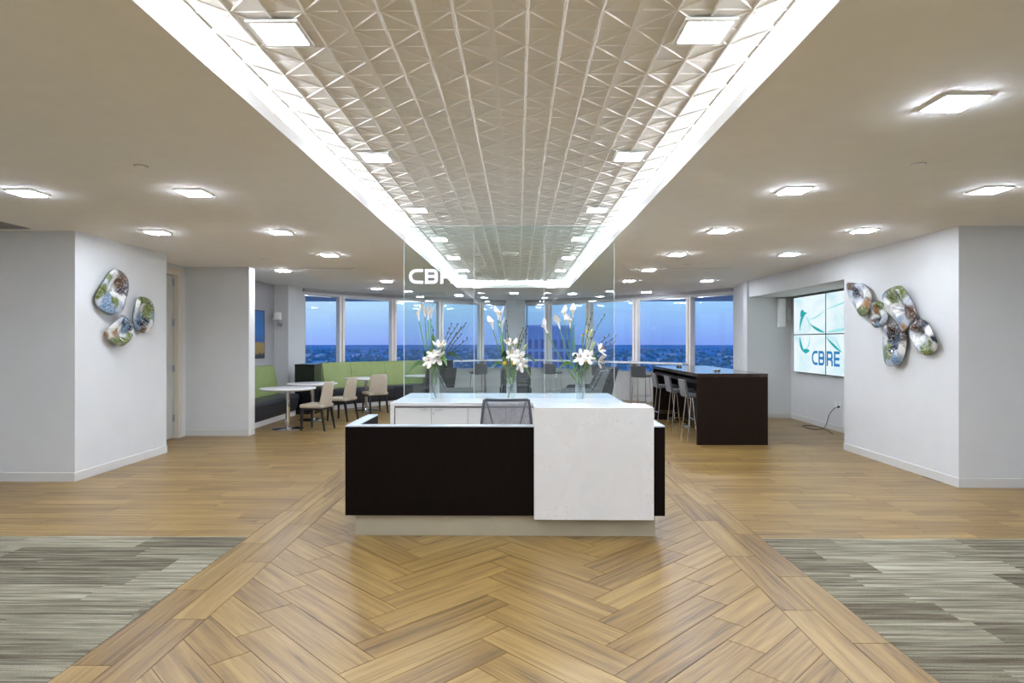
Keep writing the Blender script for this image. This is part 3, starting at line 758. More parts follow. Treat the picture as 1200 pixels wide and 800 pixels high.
for i, dw in enumerate(dws):
    dw *= sc
    dd = box(x+0.003, x+dw-0.003, 0.012, 0.033, 0.10, CZ-0.06).build('door', 'cabinet_white', cr, bevel=0.002)
    hx = x + dw - 0.13 if i % 2 == 0 else x + 0.05
    hb = MB(); hb.box(hx, hx+0.085, -0.006, 0.012, CZ-0.078, CZ-0.066)
    hb.build('pull_handle', 'aluminium', dd)
    if i == 1: MB().lathe([(0.009, -0.0), (0.009, 0.006)], 12).move(Matrix.Translation((x+0.025, 0.010, CZ-0.12)) @ Matrix.Rotation(PI/2, 4, 'X')).build('lock', 'steel_hinge', dd)
    x += dw

# ------------------------------------------------------------------ glass partition with frosted letters
def strip_poly(pts, wd):
    L = len(pts); a = []; b = []
    for i, p in enumerate(pts):
        t0 = (Vector(pts[i]) - Vector(pts[max(i-1,0)])); t1 = (Vector(pts[min(i+1,L-1)]) - Vector(pts[i]))
        if t0.length == 0: t0 = t1
        if t1.length == 0: t1 = t0
        t0.normalize(); t1.normalize(); t = (t0+t1).normalized(); n = Vector((-t.y, t.x)); k = 1/max(0.4, t.dot(t0))
        a.append((p[0]+n.x*wd/2*k, p[1]+n.y*wd/2*k)); b.append((p[0]-n.x*wd/2*k, p[1]-n.y*wd/2*k))
    return a, b
def glyph(ch, w, h, t):
    q = 0.30*h; r = q - t/2; hh = h/2
    if ch == 'C': return [[(w, h-t/2)] + [(hh + (hh-t/2)*math.cos(math.radians(a)), hh + (hh-t/2)*math.sin(math.radians(a))) for a in range(90, 271, 15)] + [(w, t/2)]]
    bowl_lo = [(0, t/2), (w-q, t/2)] + arc(w-q, t/2+r*0.85, r*0.85, -90, 0, 5) + [(w-t/2-0.02*w, hh-r*0.3)] + [(w-q*0.9, hh)]
    bowl_hi = [(0, h-t/2), (w-q, h-t/2)] + arc(w-q, h-t/2-r*0.85, r*0.85, 90, 0, 5) + [(w-t/2-0.02*w, hh+r*0.3)] + [(w-q*0.9, hh)]
    if ch == 'B': return [[(t/2, 0), (t/2, h)], bowl_lo, bowl_hi, [(0, hh), (w-q*0.8, hh)]]
    if ch == 'R': return [[(t/2, 0), (t/2, h)], bowl_hi, [(t, hh*0.92), (w-q*0.9, hh*0.92), (w-t/2, hh*0.62), (w-t/2, 0)]]
    if ch == 'E': return [[(t/2, 0), (t/2, h)], [(0, h-t/2), (w, h-t/2)], [(0, hh), (w*0.96, hh)], [(0, t/2), (w, t/2)]]
def letter(ch, w, h, t, th, name, mat, parent, place):
    """flat letter in the local xz plane, thickness th along y, put through the function place"""
    m = MB()
    for k, st in enumerate(glyph(ch, w, h, t)):
        a, b = strip_poly(st, t); n = len(a); e = 0.00025*k
        vs = [(p[0], -th-e, p[1]) for p in a] + [(p[0], -th-e, p[1]) for p in b] + [(p[0], 0, p[1]) for p in a] + [(p[0], 0, p[1]) for p in b]
        fs = []
        for i in range(n-1):
            fs += [(i, i+1, n+i+1, n+i), (2*n+i, 3*n+i, 3*n+i+1, 2*n+i+1), (i, 2*n+i, 2*n+i+1, i+1), (n+i, n+i+1, 3*n+i+1, 3*n+i)]
        fs += [(0, n, 3*n, 2*n), (n-1, 3*n-1, 4*n-1, 2*n-1)]
        m.add(vs, fs)
    m.v = [place(v) for v in m.v]
    return m.build(name, mat, parent)
GY = 7.56; GX0, GX1 = -1.378, 1.162; gw = (GX1-GX0)/3
for i, nm in enumerate(('left', 'middle', 'right')):
    x0 = GX0 + gw*i
    e = empty('glass_partition', (x0, GY, CZ)); tag(e, ['clear glass partition panel with frosted white letters, left of three', 'clear glass partition panel between its two neighbours, middle of three', 'clear glass partition panel without lettering, right of three'][i], 'glass panel', 'glass partition panels on the counter')
    gh = ZT - 0.012 - CZ
    box(0.004, gw-0.004, 0, 0.012, 0, gh).build('glass_sheet', 'partition_glass', e)
    box(0.0, 0.005, -0.001, 0.013, 0, gh).build('polished_edge', 'glass_edge', e)
    if i == 2: box(gw-0.005, gw, -0.001, 0.013, 0, gh).build('polished_edge', 'glass_edge', e)
    box(0.004, gw-0.004, -0.001, 0.013, gh-0.008, gh).build('top_edge', 'glass_edge', e)
    if i == 0:
        for ch, a, b in (('C', -1.317, -1.142), ('B', -1.123, -0.962), ('R', -0.938, -0.775), ('E', -0.757, -0.607)):
            ox = a - x0
            letter(ch, b-a, 0.178, 0.039, 0.002, 'letter_%s' % ch.lower(), 'frosted_vinyl', e, lambda v, ox=ox: (v[0]+ox, v[1]-0.001, v[2]+2.296-CZ))

# ------------------------------------------------------------------ office chair (mesh back)
ch = empty('office_chair', (-0.115, 6.30, 0), 0.02); tag(ch, 'grey mesh back office chair behind the reception desk', 'chair')
def backpt(u, v):   # u -1..1, v 0..1 (z)
    wv = 0.285 - 0.048*v
    z = 0.50 + 0.492*v - (0.012*(1-u*u) if v > 0.97 else 0.012*(1-u*u)*v**6)
    y = 0.24 + 0.07*v - 0.06*(u*u)*1.0 + 0.03
    return Vector((u*wv, y, z))
m = MB(); m.sheet([[backpt(-1+2*i/10, j/8) for i in range(11)] for j in range(9)]); m.build('mesh_back', 'chair_mesh', ch, smooth=True)
loop = [backpt(-1, j/8) for j in range(9)] + [backpt(-1+2*i/10, 1) for i in range(1, 11)] + [backpt(1, 1-j/8) for j in range(1, 9)] + [backpt(1-2*i/10, 0) for i in range(1, 10)]
m = MB(); m.tube([backpt(-1, j/8) for j in range(8)] + [backpt(-0.985, 0.985)] + [backpt(-0.9+1.8*i/9, 1) for i in range(10)] + [backpt(0.985, 0.985)] + [backpt(1, 1-j/8) for j in range(1, 9)], 0.015, 10); m.build('back_frame', 'chair_frame_grey', ch, smooth=True)
for s in (-1, 1):
    m = MB(); m.tube([backpt(0.88*s, 0.96)+Vector((0,0.03,0)), Vector((0.15*s, 0.37, 0.74)), Vector((0.06*s, 0.34, 0.52))], 0.009, 8); m.build('back_brace', 'chair_frame_grey', ch, smooth=True)
m = MB(); m.tube([(0, 0.34, 0.62), (0, 0.32, 0.48), (0, 0.2, 0.40), (0, 0, 0.39)], 0.022, 8); m.build('back_spine', 'black_plastic', ch, smooth=True)
box(-0.24, 0.24, -0.24, 0.24, 0.43, 0.50).build('seat', 'fabric_charcoal', ch, bevel=0.03, seg=3)
m = MB(); m.tube([(0,0,0.10), (0,0,0.42)], 0.028, 12); m.build('gas_lift', 'black_plastic', ch, smooth=True)
for k in range(5):
    a = 2*PI*k/5 + 0.3
    l = MB(); l.tube([(0,0,0.11), (0.29*math.cos(a), 0.29*math.sin(a), 0.075)], 0.022, 8, 0.015); lo = l.build('base_leg', 'black_plastic', ch, smooth=True)
    cb = MB(); cb.lathe([(0.029,-0.02),(0.031,0.0),(0.029,0.02)], 14).move(Matrix.Translation((0.29*math.cos(a), 0.29*math.sin(a), 0.031)) @ Matrix.Rotation(PI/2, 4, 'X')); cb.build('caster', 'black_plastic', lo, smooth=True)
for s in (-1, 1):
    m = MB(); m.tube([(s*0.25, 0.02, 0.46), (s*0.29, 0.02, 0.50), (s*0.29, 0.02, 0.66)], 0.014, 8); ao = m.build('armrest', 'black_plastic', ch, smooth=True)
    box(s*0.29-0.035, s*0.29+0.035, -0.12, 0.13, 0.66, 0.685).build('arm_pad', 'black_plastic', ao, bevel=0.01)

# ------------------------------------------------------------------ flowers
def bez(p0, p1, p2, n=8):
    p0, p1, p2 = Vector(p0), Vector(p1), Vector(p2)
    return [p0*(1-t)**2 + p1*2*t*(1-t) + p2*t*t for t in [i/n for i in range(n+1)]]
def calla(base, tip, bend, label, group):
    """calla lily: green stem, rolled white spathe with a pointed lip, yellow spadix"""
    e = empty('calla_lily', base); tag(e, label, 'flower', group)
    tip = Vector(tip) - Vector(base); mid = tip*0.5 + Vector(bend)
    pts = bez((0,0,0), mid, tip, 10); m = MB(); m.tube(pts, 0.0065, 7, 0.0055); m.build('stem', 'stem_green', e, smooth=True)
    d = (pts[-1]-pts[-2]).normalized(); q = d.to_track_quat('Z', 'Y').to_matrix().to_4x4()
    rows = []; N = 18; H = 0.115
    for j in range(9):
        v = j/8; row = []
        rad = 0.0065 + 0.0125*v + 0.022*max(0, v-0.5)**1.5*2.2
        for i in range(N):
            th = 2*PI*i/(N-1)*1.03
            lip = 1 + 0.55*max(0, math.cos(th))**3*v*v
            rr = rad*(1 + 0.35*v*v*max(0, math.cos(th)))
            z = H*v*lip - 0.012*v**3*(1-math.cos(th))
            rr *= 1 + 0.10*(i/(N-1)-0.5)
            row.append((rr*math.cos(th), rr*math.sin(th), z))
        rows.append(row)
    mt = Matrix.Translation(pts[-1]-d*0.01) @ q @ Matrix.Rotation(random.uniform(0, 6.28), 4, 'Z')
    b = MB(); b.sheet(rows); b.move(mt); bo = b.build('spathe', 'petal_white', e, smooth=True)
    s = MB(); s.tube([mt @ Vector((0,0,0.03)), mt @ Vector((0,0,0.105))], [0.005, 0.0035], 6); s.build('spadix', 'petal_yellow', bo, smooth=True)
    return e
def petal(L, wd, curl, n=7, cross=5):
    rows = []
    for j in range(n):
        v = j/(n-1); wv = wd*math.sin(PI*min(1, 0.12+v*0.88))**0.8*(1.0 if v < 0.97 else 0.3) + 0.001
        y = L*(math.sin(v*1.35)/math.sin(1.35))
        z = 0.55*L*v*(1-curl*v)
        rows.append([((-1+2*i/(cross-1))*wv, y, z - 0.25*abs(-1+2*i/(cross-1))**2*wv + 0.1*wv*math.sin(v*9+i)) for i in range(cross)])
    return rows
def lily(pos, base, face, label, group, size=1.0, open_=1.0):
    """oriental lily: stem, six recurved petals, stamens"""
    e = empty('white_lily', base); tag(e, label, 'flower', group)
    p = Vector(pos) - Vector(base)
    m = MB(); m.tube(bez((0,0,0), (p.x*0.3, p.y*0.3, p.z*0.7), p, 7), 0.0045, 6); m.build('stem', 'stem_green', e, smooth=True)
    q = Vector(face).normalized().to_track_quat('Z', 'Y').to_matrix().to_4x4()
    for k in range(6):
        L = 0.100*size*(1.0 if k % 2 else 0.93)
        b = MB(); b.sheet(petal(L, 0.025*size if k % 2 else 0.019*size, 0.62*open_))
        b.move(Matrix.Translation(p) @ q @ Matrix.Rotation(PI*k/3+0.2, 4, 'Z') @ Matrix.Rotation(0.25*(1-open_)*2, 4, 'X'))
        b.build('petal', 'petal_white', e, smooth=True)
    s = MB()
    for k in range(6):
        a = 2*PI*k/6; tpt = Vector((0.02*math.cos(a), 0.02*math.sin(a), 0.062*size)); s.tube([Vector((0,0,0.005)), tpt*0.6+Vector((0,0,0.012)), tpt], 0.0011, 5)
        s.tube([tpt - Vector((0.006*math.sin(a), -0.006*math.cos(a), 0)), tpt + Vector((0.006*math.sin(a), -0.006*math.cos(a), 0))], 0.0026, 5)
    s.move(Matrix.Translation(p) @ q); s.build('stamens', 'stamen', e)
    return e
def bud(pos, base, label, group):
    e = empty('lily_bud', base); tag(e, label, 'flower bud', group)
    p = Vector(pos) - Vector(base); m = MB(); pts = bez((0,0,0), (p.x*0.3, p.y*0.3, p.z*0.6), p, 7); m.tube(pts, 0.004, 6); m.build('stem', 'stem_green', e, smooth=True)
    d = (pts[-1]-pts[-2]).normalized(); b = MB(); b.tube([p + d*0.1*t for t in (0, .15, .4, .7, .9, 1)], [0.004, 0.011, 0.015, 0.013, 0.007, 0.001], 8); b.build('bud', 'bud_green', e, smooth=True)
def leaf(base, tip, lift, wd, mat, label, group, name='long_leaf'):
    e = empty(name, base); tag(e, label, 'leaf', group)
    tp = Vector(tip) - Vector(base); pts = bez((0,0,0), (tp.x*0.35, tp.y*0.35, max(tp.z, 0)*0.7+lift), tp, 12)
    side = Vector((-tp.y, tp.x, 0)); side = side.normalized() if side.length > 1e-4 else Vector((1,0,0))
    side = (side*0.75 + Vector((0,0,0.65))).normalized()
    rows = []
    for j, p in enumerate(pts):
        v = j/12; wv = 1.35*wd*(0.14 if v < 0.35 else 0.14+0.86*math.sin(PI*min(1,(v-0.35)/0.65))**0.8) + 0.0006
        rows.append([p - side*wv, p - Vector((0,0,0.22*wv)), p + side*wv])
    b = MB(); b.sheet(rows); b.build('blade', mat, e, smooth=True, solid=0.0012)
    r = MB(); r.tube([p - Vector((0,0,0.22*0.0)) for p in pts[:-1]], 0.0018, 5); r.build('midrib', 'stem_green', e, smooth=True)
def twig(base, tip, bend, label, group, budded=True, seed=0):
    rnd = random.Random(seed)
    e = empty('budded_twig', base); tag(e, label, 'twig', group)
    tp = Vector(tip) - Vector(base); pts = bez((0,0,0), tp*0.5 + Vector(bend), tp, 10)
    pts = [p + Vector((rnd.uniform(-1,1), rnd.uniform(-1,1), rnd.uniform(-1,1)))*0.004*(0 < i < 10) for i, p in enumerate(pts)]
    m = MB(); m.tube(pts, 0.0050, 6, 0.0034); st = m.build('stem', 'twig', e, smooth=True)
    for k in (6, 7, 8, 9, 10):
        b = MB(); p = pts[k] + Vector((rnd.uniform(-.006,.006), rnd.uniform(-.004,.004), 0.004)); d = (tp.normalized()+Vector((rnd.uniform(-.6,.6), 0, rnd.uniform(0,.6)))).normalized()
        b.tube([p, p+d*0.009, p+d*0.021, p+d*0.028], [0.003, 0.0078, 0.007, 0.0015], 6); b.build('bud', 'twig' if rnd.random() < 0.7 else 'leaf_green', e, smooth=True)
def yellow(pos, base, label, group, r=0.022):
    e = empty('yellow_flower', base); tag(e, label, 'flower', group)
    p = Vector(pos) - Vector(base); m = MB(); m.tube(bez((0,0,0), (p.x*0.2, p.y*0.2, p.z*0.7), p, 6), 0.003, 6); m.build('stem', 'stem_green', e, smooth=True)
    b = MB()
    for k in range(26):
        z = 1 - 2*(k+0.5)/26; a = k*2.39996; rr = math.sqrt(1-z*z); d = Vector((rr*math.cos(a), rr*math.sin(a), z))
        b.tube([p + d*r*0.25, p + d*r*0.8, p + d*r], [r*0.12, r*0.26, r*0.08], 5)
    b.build('flower_head', 'petal_yellow', e, smooth=True)
VB = CZ
def vase(x, y, label):
    e = empty('glass_vase', (x, y, VB)); tag(e, label, 'vase', 'glass vases on the counter')
    MB().lathe([(0.0005,0.0),(0.056,0.0),(0.058,0.004),(0.058,0.395),(0.0545,0.395),(0.0535,0.022),(0.0005,0.018)], 28, cap=False).build('glass_body', 'vase_glass', e, smooth=True)
    MB().lathe([(0.0005,0.021),(0.053,0.022),(0.053,0.27),(0.0005,0.27)], 24, cap=False).build('water_fill', 'water', e, smooth=True)
def curl(x, y, label, seed):
    rnd = random.Random(seed); e = empty('curly_branch', (x, y, VB+0.02)); tag(e, label, 'twig', 'curly branches inside the vases')
    pts = []
    for i in range(26):
        v = i/25; a = 1.2 + v*4.5 + seed; r = 0.036*(1-0.3*v)
        pts.append(Vector((r*math.cos(a), r*math.sin(a), 0.01+0.40*v)))
    m = MB(); m.tube(pts, 0.006, 7, 0.0035); m.build('stem', 'twig', e, smooth=True)
def arrangement(x, which, C, LI, BU, LE, TW, YE_, vlabel):
    y = 7.27; g = 'in the %s vase' % which
    vase(x, y, vlabel)
    curl(x, y, 'curly brown branch standing in the water of the %s vase' % which, {'left': 0, 'middle': 2, 'right': 4}[which])
    rnd = random.Random(which)
    def bs(): a = rnd.uniform(0, 6.28); r = rnd.uniform(0.008, 0.03); return (x + r*math.cos(a), y + r*math.sin(a), VB + 0.185)
    for i, (dx, h, dy, lab) in enumerate(C): calla(bs(), (x+dx, y+dy, VB+h), (dx*0.15-0.02, 0, 0.05), lab, 'white calla lilies ' + g)
    for i, (dx, h, f, s, op, lab) in enumerate(LI): lily((x+dx, y-0.045+0.02*(i % 2), VB+h), bs(), f, lab, 'white star lilies ' + g, s, op)
    for i, (dx, h, lab) in enumerate(BU): bud((x+dx, y+0.01, VB+h), bs(), lab, 'green buds ' + g)
    for i, (dx, h, dy, lift, wd, mat, lab) in enumerate(LE): leaf((x + 0.02*(1 if dx > 0 else -1), y, VB+0.22), (x+dx, y+dy, VB+h), lift, wd, mat, lab, 'green leaves ' + g)
    for i, (dx, h, dy, lab) in enumerate(TW): twig(bs(), (x+dx, y+dy, VB+h), (-dx*0.22, 0, 0.10), lab, 'budded twigs ' + g, seed=i*7+len(which))
    for i, (dx, h, r, lab) in enumerate(YE_): yellow((x+dx, y-0.06, VB+h), bs(), lab, 'yellow flowers ' + g, r)
arrangement(-0.97, 'left',
  [(-0.178, 0.93, 0.0, 'leftmost calla lily of the left vase, bending left'), (-0.115, 0.98, 0.03, 'second calla lily from the left in the left vase'), (-0.070, 0.94, -0.02, 'third calla lily from the left in the left vase'), (-0.042, 0.955, 0.02, 'rightmost calla lily in the left vase')],
  [(-0.045, 0.455, (-0.5,-1,0.5), 1.05, 1, 'open star lily lowest at the left in the left vase'), (0.045, 0.49, (0.3,-1,0.6), 1.1, 1, 'large open star lily in the middle of the left vase'), (-0.005, 0.53, (-0.2,-0.7,1), 0.95, 1, 'open star lily facing up in the left vase'), (0.065, 0.61, (0.1,-0.4,1), 1.1, 0.35, 'half closed white lily standing tallest over the left vase')],
  [(0.10, 0.58, 'pale green bud beside the lilies of the left vase')],
  [(-0.285, 0.325, -0.05, 0.30, 0.030, 'leaf_green', 'broad green leaf drooping left from the left vase'), (0.32, 0.455, -0.02, 0.34, 0.022, 'leaf_dark', 'dark green leaf arching right from the left vase'), (0.155, 0.40, -0.08, 0.34, 0.026, 'leaf_green', 'short green leaf under the lilies of the left vase'), (-0.125, 0.48, 0.05, 0.3, 0.034, 'leaf_dark', 'dark leaf behind the lilies of the left vase'), (-0.01, 0.72, 0.03, 0.3, 0.022, 'leaf_green', 'upright green leaf beside the callas of the left vase')],
  [(0.20, 0.87, 0.0, 'budded twig standing steepest in the left vase'), (0.262, 0.865, 0.04, 'second steepest budded twig in the left vase'), (0.355, 0.875, -0.03, 'longest budded twig in the left vase'), (0.305, 0.75, 0.03, 'short budded twig in the left vase'), (0.385, 0.705, -0.02, 'lowest budded twig reaching right from the left vase'), (0.335, 0.845, 0.06, 'rear budded twig in the left vase'), (-0.02, 0.84, 0.02, 'lone bent twig beside the callas of the left vase')],
  [(-0.035, 0.40, 0.016, 'small yellow bloom under the lilies of the left vase')],
  'clear glass cylinder vase of callas and lilies, left of three')
arrangement(-0.075, 'middle',
  [(-0.215, 0.83, 0.0, 'lowest leftmost calla lily in the middle vase'), (-0.155, 0.94, 0.03, 'tallest calla lily in the middle vase'), (-0.125, 0.925, -0.02, 'second tallest calla lily in the middle vase'), (-0.112, 0.80, 0.02, 'rightmost calla lily in the middle vase')],
  [(0.075, 0.485, (0.5,-1,0.3), 1.15, 1, 'large open star lily at the right of the middle vase'), (0.015, 0.53, (-0.3,-1,0.7), 1.0, 1, 'open star lily in the centre of the middle vase'), (0.105, 0.42, (0.6,-0.9,-0.3), 1.0, 0.8, 'drooping star lily of the middle vase'), (-0.005, 0.63, (0,-0.4,1), 1.1, 0.35, 'half closed white lily standing tallest over the middle vase')],
  [(0.13, 0.57, 'pale green bud beside the lilies of the middle vase'), (0.05, 0.62, 'upright green bud above the lilies of the middle vase')],
  [(-0.26, 0.33, -0.05, 0.30, 0.020, 'leaf_green', 'narrow green leaf drooping left from the middle vase'), (0.305, 0.39, -0.02, 0.38, 0.018, 'leaf_dark', 'narrow leaf arching right from the middle vase'), (0.235, 0.225, -0.04, 0.42, 0.015, 'leaf_green', 'thin blade hanging lowest at the right of the middle vase'), (-0.13, 0.47, -0.03, 0.3, 0.042, 'leaf_dark', 'round dark leaf at the left of the middle vase'), (0.03, 0.36, -0.04, 0.2, 0.045, 'leaf_dark', 'dark leaf wrapped inside the rim of the middle vase')],
  [(0.133, 0.82, 0.0, 'budded twig standing steepest in the middle vase'), (0.185, 0.84, 0.03, 'tallest budded twig in the middle vase'), (0.168, 0.75, -0.03, 'shorter budded twig in the middle vase'), (-0.06, 0.90, 0.02, 'bent twig between the callas of the middle vase')],
  [(-0.078, 0.435, 0.026, 'yellow bloom at the left rim of the middle vase'), (0.025, 0.435, 0.030, 'larger yellow bloom at the front rim of the middle vase'), (-0.055, 0.69, 0.012, 'tiny yellow button flower above the middle vase')],
  'clear glass cylinder vase of callas and yellow blooms, middle of three')
arrangement(0.722, 'right',
  [(-0.385, 0.79, 0.0, 'calla lily reaching far left out of the right vase'), (-0.235, 0.835, 0.03, 'second calla lily from the left in the right vase'), (-0.182, 0.94, -0.02, 'third calla lily from the left in the right vase'), (-0.115, 0.845, 0.02, 'fourth calla lily from the left in the right vase'), (-0.085, 0.965, 0.0, 'tallest calla lily in the right vase')],
  [(0.005, 0.50, (-0.4,-1,0.5), 1.15, 1, 'large open star lily at the front of the right vase'), (0.075, 0.50, (0.3,-1,0.6), 1.1, 1, 'open star lily in the centre of the right vase'), (0.21, 0.58, (0.9,-0.5,0.6), 1.05, 0.7, 'half open lily pointing up and right from the right vase'), (0.215, 0.47, (0.9,-0.6,-0.3), 1.0, 0.7, 'half open lily pointing down and right from the right vase')],
  [(0.13, 0.60, 'pale green bud beside the lilies of the right vase'), (0.11, 0.74, 'upright green bud high over the right vase')],
  [(-0.29, 0.305, -0.05, 0.32, 0.030, 'leaf_green', 'broad green leaf drooping left from the right vase'), (0.28, 0.35, -0.02, 0.40, 0.024, 'leaf_dark', 'dark green leaf drooping right from the right vase'), (-0.05, 0.35, -0.03, 0.15, 0.055, 'leaf_dark', 'wide dark leaf wrapped inside the left of the right vase'), (0.05, 0.37, -0.03, 0.15, 0.055, 'leaf_green', 'wide green leaf wrapped inside the rim of the right vase'), (-0.11, 0.45, -0.06, 0.28, 0.030, 'leaf_dark', 'dark leaf under the lilies of the right vase')],
  [(0.135, 0.99, 0.0, 'tallest budded twig in the right vase'), (0.28, 0.97, 0.03, 'tall twig bending right over the right vase'), (0.40, 0.73, -0.03, 'budded twig reaching furthest right from the right vase'), (0.40, 0.67, 0.02, 'lowest budded twig reaching right from the right vase'), (0.34, 0.745, 0.05, 'rear budded twig in the right vase'), (0.07, 0.92, -0.02, 'upright twig in the centre of the right vase')],
  [(0.07, 0.80, 0.016, 'round yellow button flower highest over the right vase'), (0.017, 0.75, 0.014, 'second round yellow button flower over the right vase'), (0.055, 0.45, 0.016, 'small yellow bloom among the lilies of the right vase')],
  'clear glass cylinder vase with a leaf inside, right of three')

# ------------------------------------------------------------------ banquettes and cafe corner
def banquette(name, path, side, label, splits, zt=1.09):
    """path: back line in plan; the seat is built to the left of travel"""
    e = empty(name, (path[0][0], path[0][1], 0)); tag(e, label, 'banquette', 'green banquettes')
    o = Vector(path[0]); P = [(p[0]-o.x, p[1]-o.y) for p in path]
    L = [0]
    for i in range(1, len(P)): L.append(L[-1] + (Vector(P[i])-Vector(P[i-1])).length)
    def at(s):
        s = max(0, min(L[-1], s))
        for i in range(1, len(P)):
            if s <= L[i] + 1e-9:
                t = (s-L[i-1])/(L[i]-L[i-1]); return (P[i-1][0]+(P[i][0]-P[i-1][0])*t, P[i-1][1]+(P[i][1]-P[i-1][1])*t)
    cuts = [0] + [f*L[-1] for f in splits] + [L[-1]]
    for k in range(len(cuts)-1):
        s0, s1 = cuts[k]+0.004, cuts[k+1]-0.004; sub = [at(s0 + (s1-s0)*i/6) for i in range(7)]
        MB().sweep([(0.0,0.40),(0.0,zt-0.03),(0.03,zt),(0.10,zt),(0.135,zt-0.03),(0.24,0.50),(0.25,0.40)], sub).build('back_cushion', 'vinyl_green', e, bevel=0.012)
        MB().sweep([(0.0,0.10),(0.60,0.10),(0.645,0.20),(0.675,0.40),(0.66,0.455),(0.62,0.475),(0.2,0.475),(0.0,0.40)], sub).build('seat_cushion', 'vinyl_navy', e, bevel=0.01)
    MB().sweep([(0.0,0.0),(0.60,0.0),(0.60,0.098),(0.0,0.098)], [at(L[-1]*i/8) for i in range(9)]).build('plinth', 'trim_white', e)
banquette('banquette', [(-5.44, 13.62), (-5.44, 10.84)], 1, 'green and navy banquette along the grey wall under the painting', [])
banquette('banquette', [(-2.56, 17.24), (-2.95, 16.90), (-3.7, 16.25), (-4.35, 15.58), (-4.78, 15.02)], 1, 'green and navy banquette curving under the left windows', [0.42, 0.74])
for (x, y, rz, lab) in ((-4.90, 13.72, 0.0, 'tall black corner box between the two banquettes'), (-2.09, 16.76, 0.71, 'tall black box at the far end of the window banquette')):
    e = empty('corner_box', (x, y, 0), rz); tag(e, lab, 'cabinet', 'black boxes at the banquette ends')
    box(0, 0.43, 0, 0.50, 0.0, 1.075).build('body', 'black_lacquer', e, bevel=0.004); box(-0.006, 0.436, -0.006, 0.506, 1.075, 1.10).build('lid', 'black_lacquer', e, bevel=0.004)
def table_proto(e, r=0.495):
    MB().lathe([(0.001,0.715),(r-0.03,0.715),(r,0.735),(r,0.748),(r-0.006,0.752),(0.001,0.752)], 48, cap=False).build('table_top', 'laminate_white', e, smooth=True)
    MB().lathe([(0.038,0.02),(0.038,0.70),(0.11,0.705),(0.11,0.715)], 24).build('pedestal', 'chrome', e, smooth=True)
    MB().lathe([(0.28,0.0),(0.28,0.008),(0.26,0.014),(0.05,0.026),(0.04,0.05)], 36).build('base_disc', 'chrome', e, smooth=True)
tb = None
for (x, y, lab) in ((-4.22, 11.46, 'round white pedestal table nearest, before the green banquette'), (-4.19, 12.75, 'round white pedestal table by the black corner box'), (-3.55, 14.62, 'round white pedestal table before the window banquette'), (-2.36, 15.75, 'round white pedestal table half hidden behind the left vase')):
    if tb is None: tb = empty('cafe_table'); table_proto(tb); o = tb
    else: o = copy_tree(tb)
    o.location = (x, y, 0); tag(o, lab, 'table', 'round cafe tables')
def cafe_chair():
    """faces +Y locally: padded seat, curved tapering back, black apron and legs"""
    e = empty('cafe_chair')
    st = MB(); prof = [(-0.235,-0.22),(0.235,-0.22),(0.225,0.23),(-0.225,0.23)]
    st.prism(prof, 0.405, 0.475).build('seat', 'vinyl_cream', e, bevel=0.028, seg=3)
    rows_o = []; 
    rings = []
    for j in range(9):
        v = j/8; z = 0.43 + 0.445*v; wv = 0.225 - 0.028*v - 0.03*(v > 0.99); yb = -0.20 - 0.075*v
        fr = []; bk = []
        for i in range(11):
            u = -1 + 2*i/10; cy = 0.045*u*u
            th = 0.030*(1-0.35*v)*(1-0.5*u**6)
            fr.append((u*wv, yb + cy + th, z)); bk.append((u*wv, yb + cy - th, z))
        rings.append(fr + bk[::-1])
    MB().loft(rings).build('backrest', 'vinyl_cream', e, smooth=True, bevel=0.012)
    box(-0.205, 0.205, -0.195, 0.20, 0.375, 0.405).build('apron', 'leg_black', e)
    for sx in (-1, 1):
        for sy in (-1, 1):
            t0 = Vector((sx*0.19, sy*0.18 + (0.01 if sy > 0 else 0), 0.40)); b0 = Vector((sx*0.205, sy*0.20 - (0.05 if sy < 0 else 0), 0.0))
            m = MB(); rg = []
            for p, h in ((t0, 0.021), (b0, 0.012)): rg.append([(p.x-h, p.y-h, p.z), (p.x+h, p.y-h, p.z), (p.x+h, p.y+h, p.z), (p.x-h, p.y+h, p.z)])
            m.loft(rg).build('leg', 'leg_black', e)
    return e
cc = cafe_chair(); first = True
for (x, y, rz, lab) in ((-3.66, 11.38, 1.42, 'cream upholstered chair nearest, pulled to the first cafe table'), (-3.58, 12.72, 1.30, 'cream upholstered chair at the second cafe table'), (-3.22, 14.08, 0.62, 'cream upholstered chair with its back turned, before the window banquette')):
    o = cc if first else copy_tree(cc); first = False
    o.location = (x, y, 0); o.rotation_euler = (0, 0, rz); tag(o, lab, 'chair', 'cream cafe chairs')
# painting and sconce
pt = empty('painting', (-5.45, 12.05, 1.26)); tag(pt, 'abstract painting of blue over ochre on the grey wall', 'painting')
cv = box(0.004, 0.03, 0.0, 1.30, 0.0, 0.98).build('canvas', 'abstract_painting', pt)
cv.location = (0, 0, 0)
fr = box(0.0, 0.034, -0.012, 0.0, -0.012, 0.992).box(0.0, 0.034, 1.30, 1.312, -0.012, 0.992).box(0.0, 0.034, 0.0, 1.3, -0.012, 0.0).box(0.0, 0.034, 0.0, 1.3, 0.98, 0.992); fr.build('frame', 'black_lacquer', pt)
sc_ = empty('wall_sconce', (-5.30, 13.96, 1.98)); tag(sc_, 'small wall lamp with a white drum shade above the banquette', 'wall lamp')
MB().lathe([(0.05,0.0),(0.05,0.018),(0.03,0.024)], 20).move(Matrix.Rotation(PI/2, 4, 'X')).build('wall_plate', 'chrome', sc_, smooth=True)
m = MB(); m.tube(bez((0,-0.02,0), (0,-0.16,-0.10), (0,-0.20,0.04), 8) + [Vector((0,-0.20,0.12))], 0.010, 8); m.build('arm', 'chrome', sc_, smooth=True)
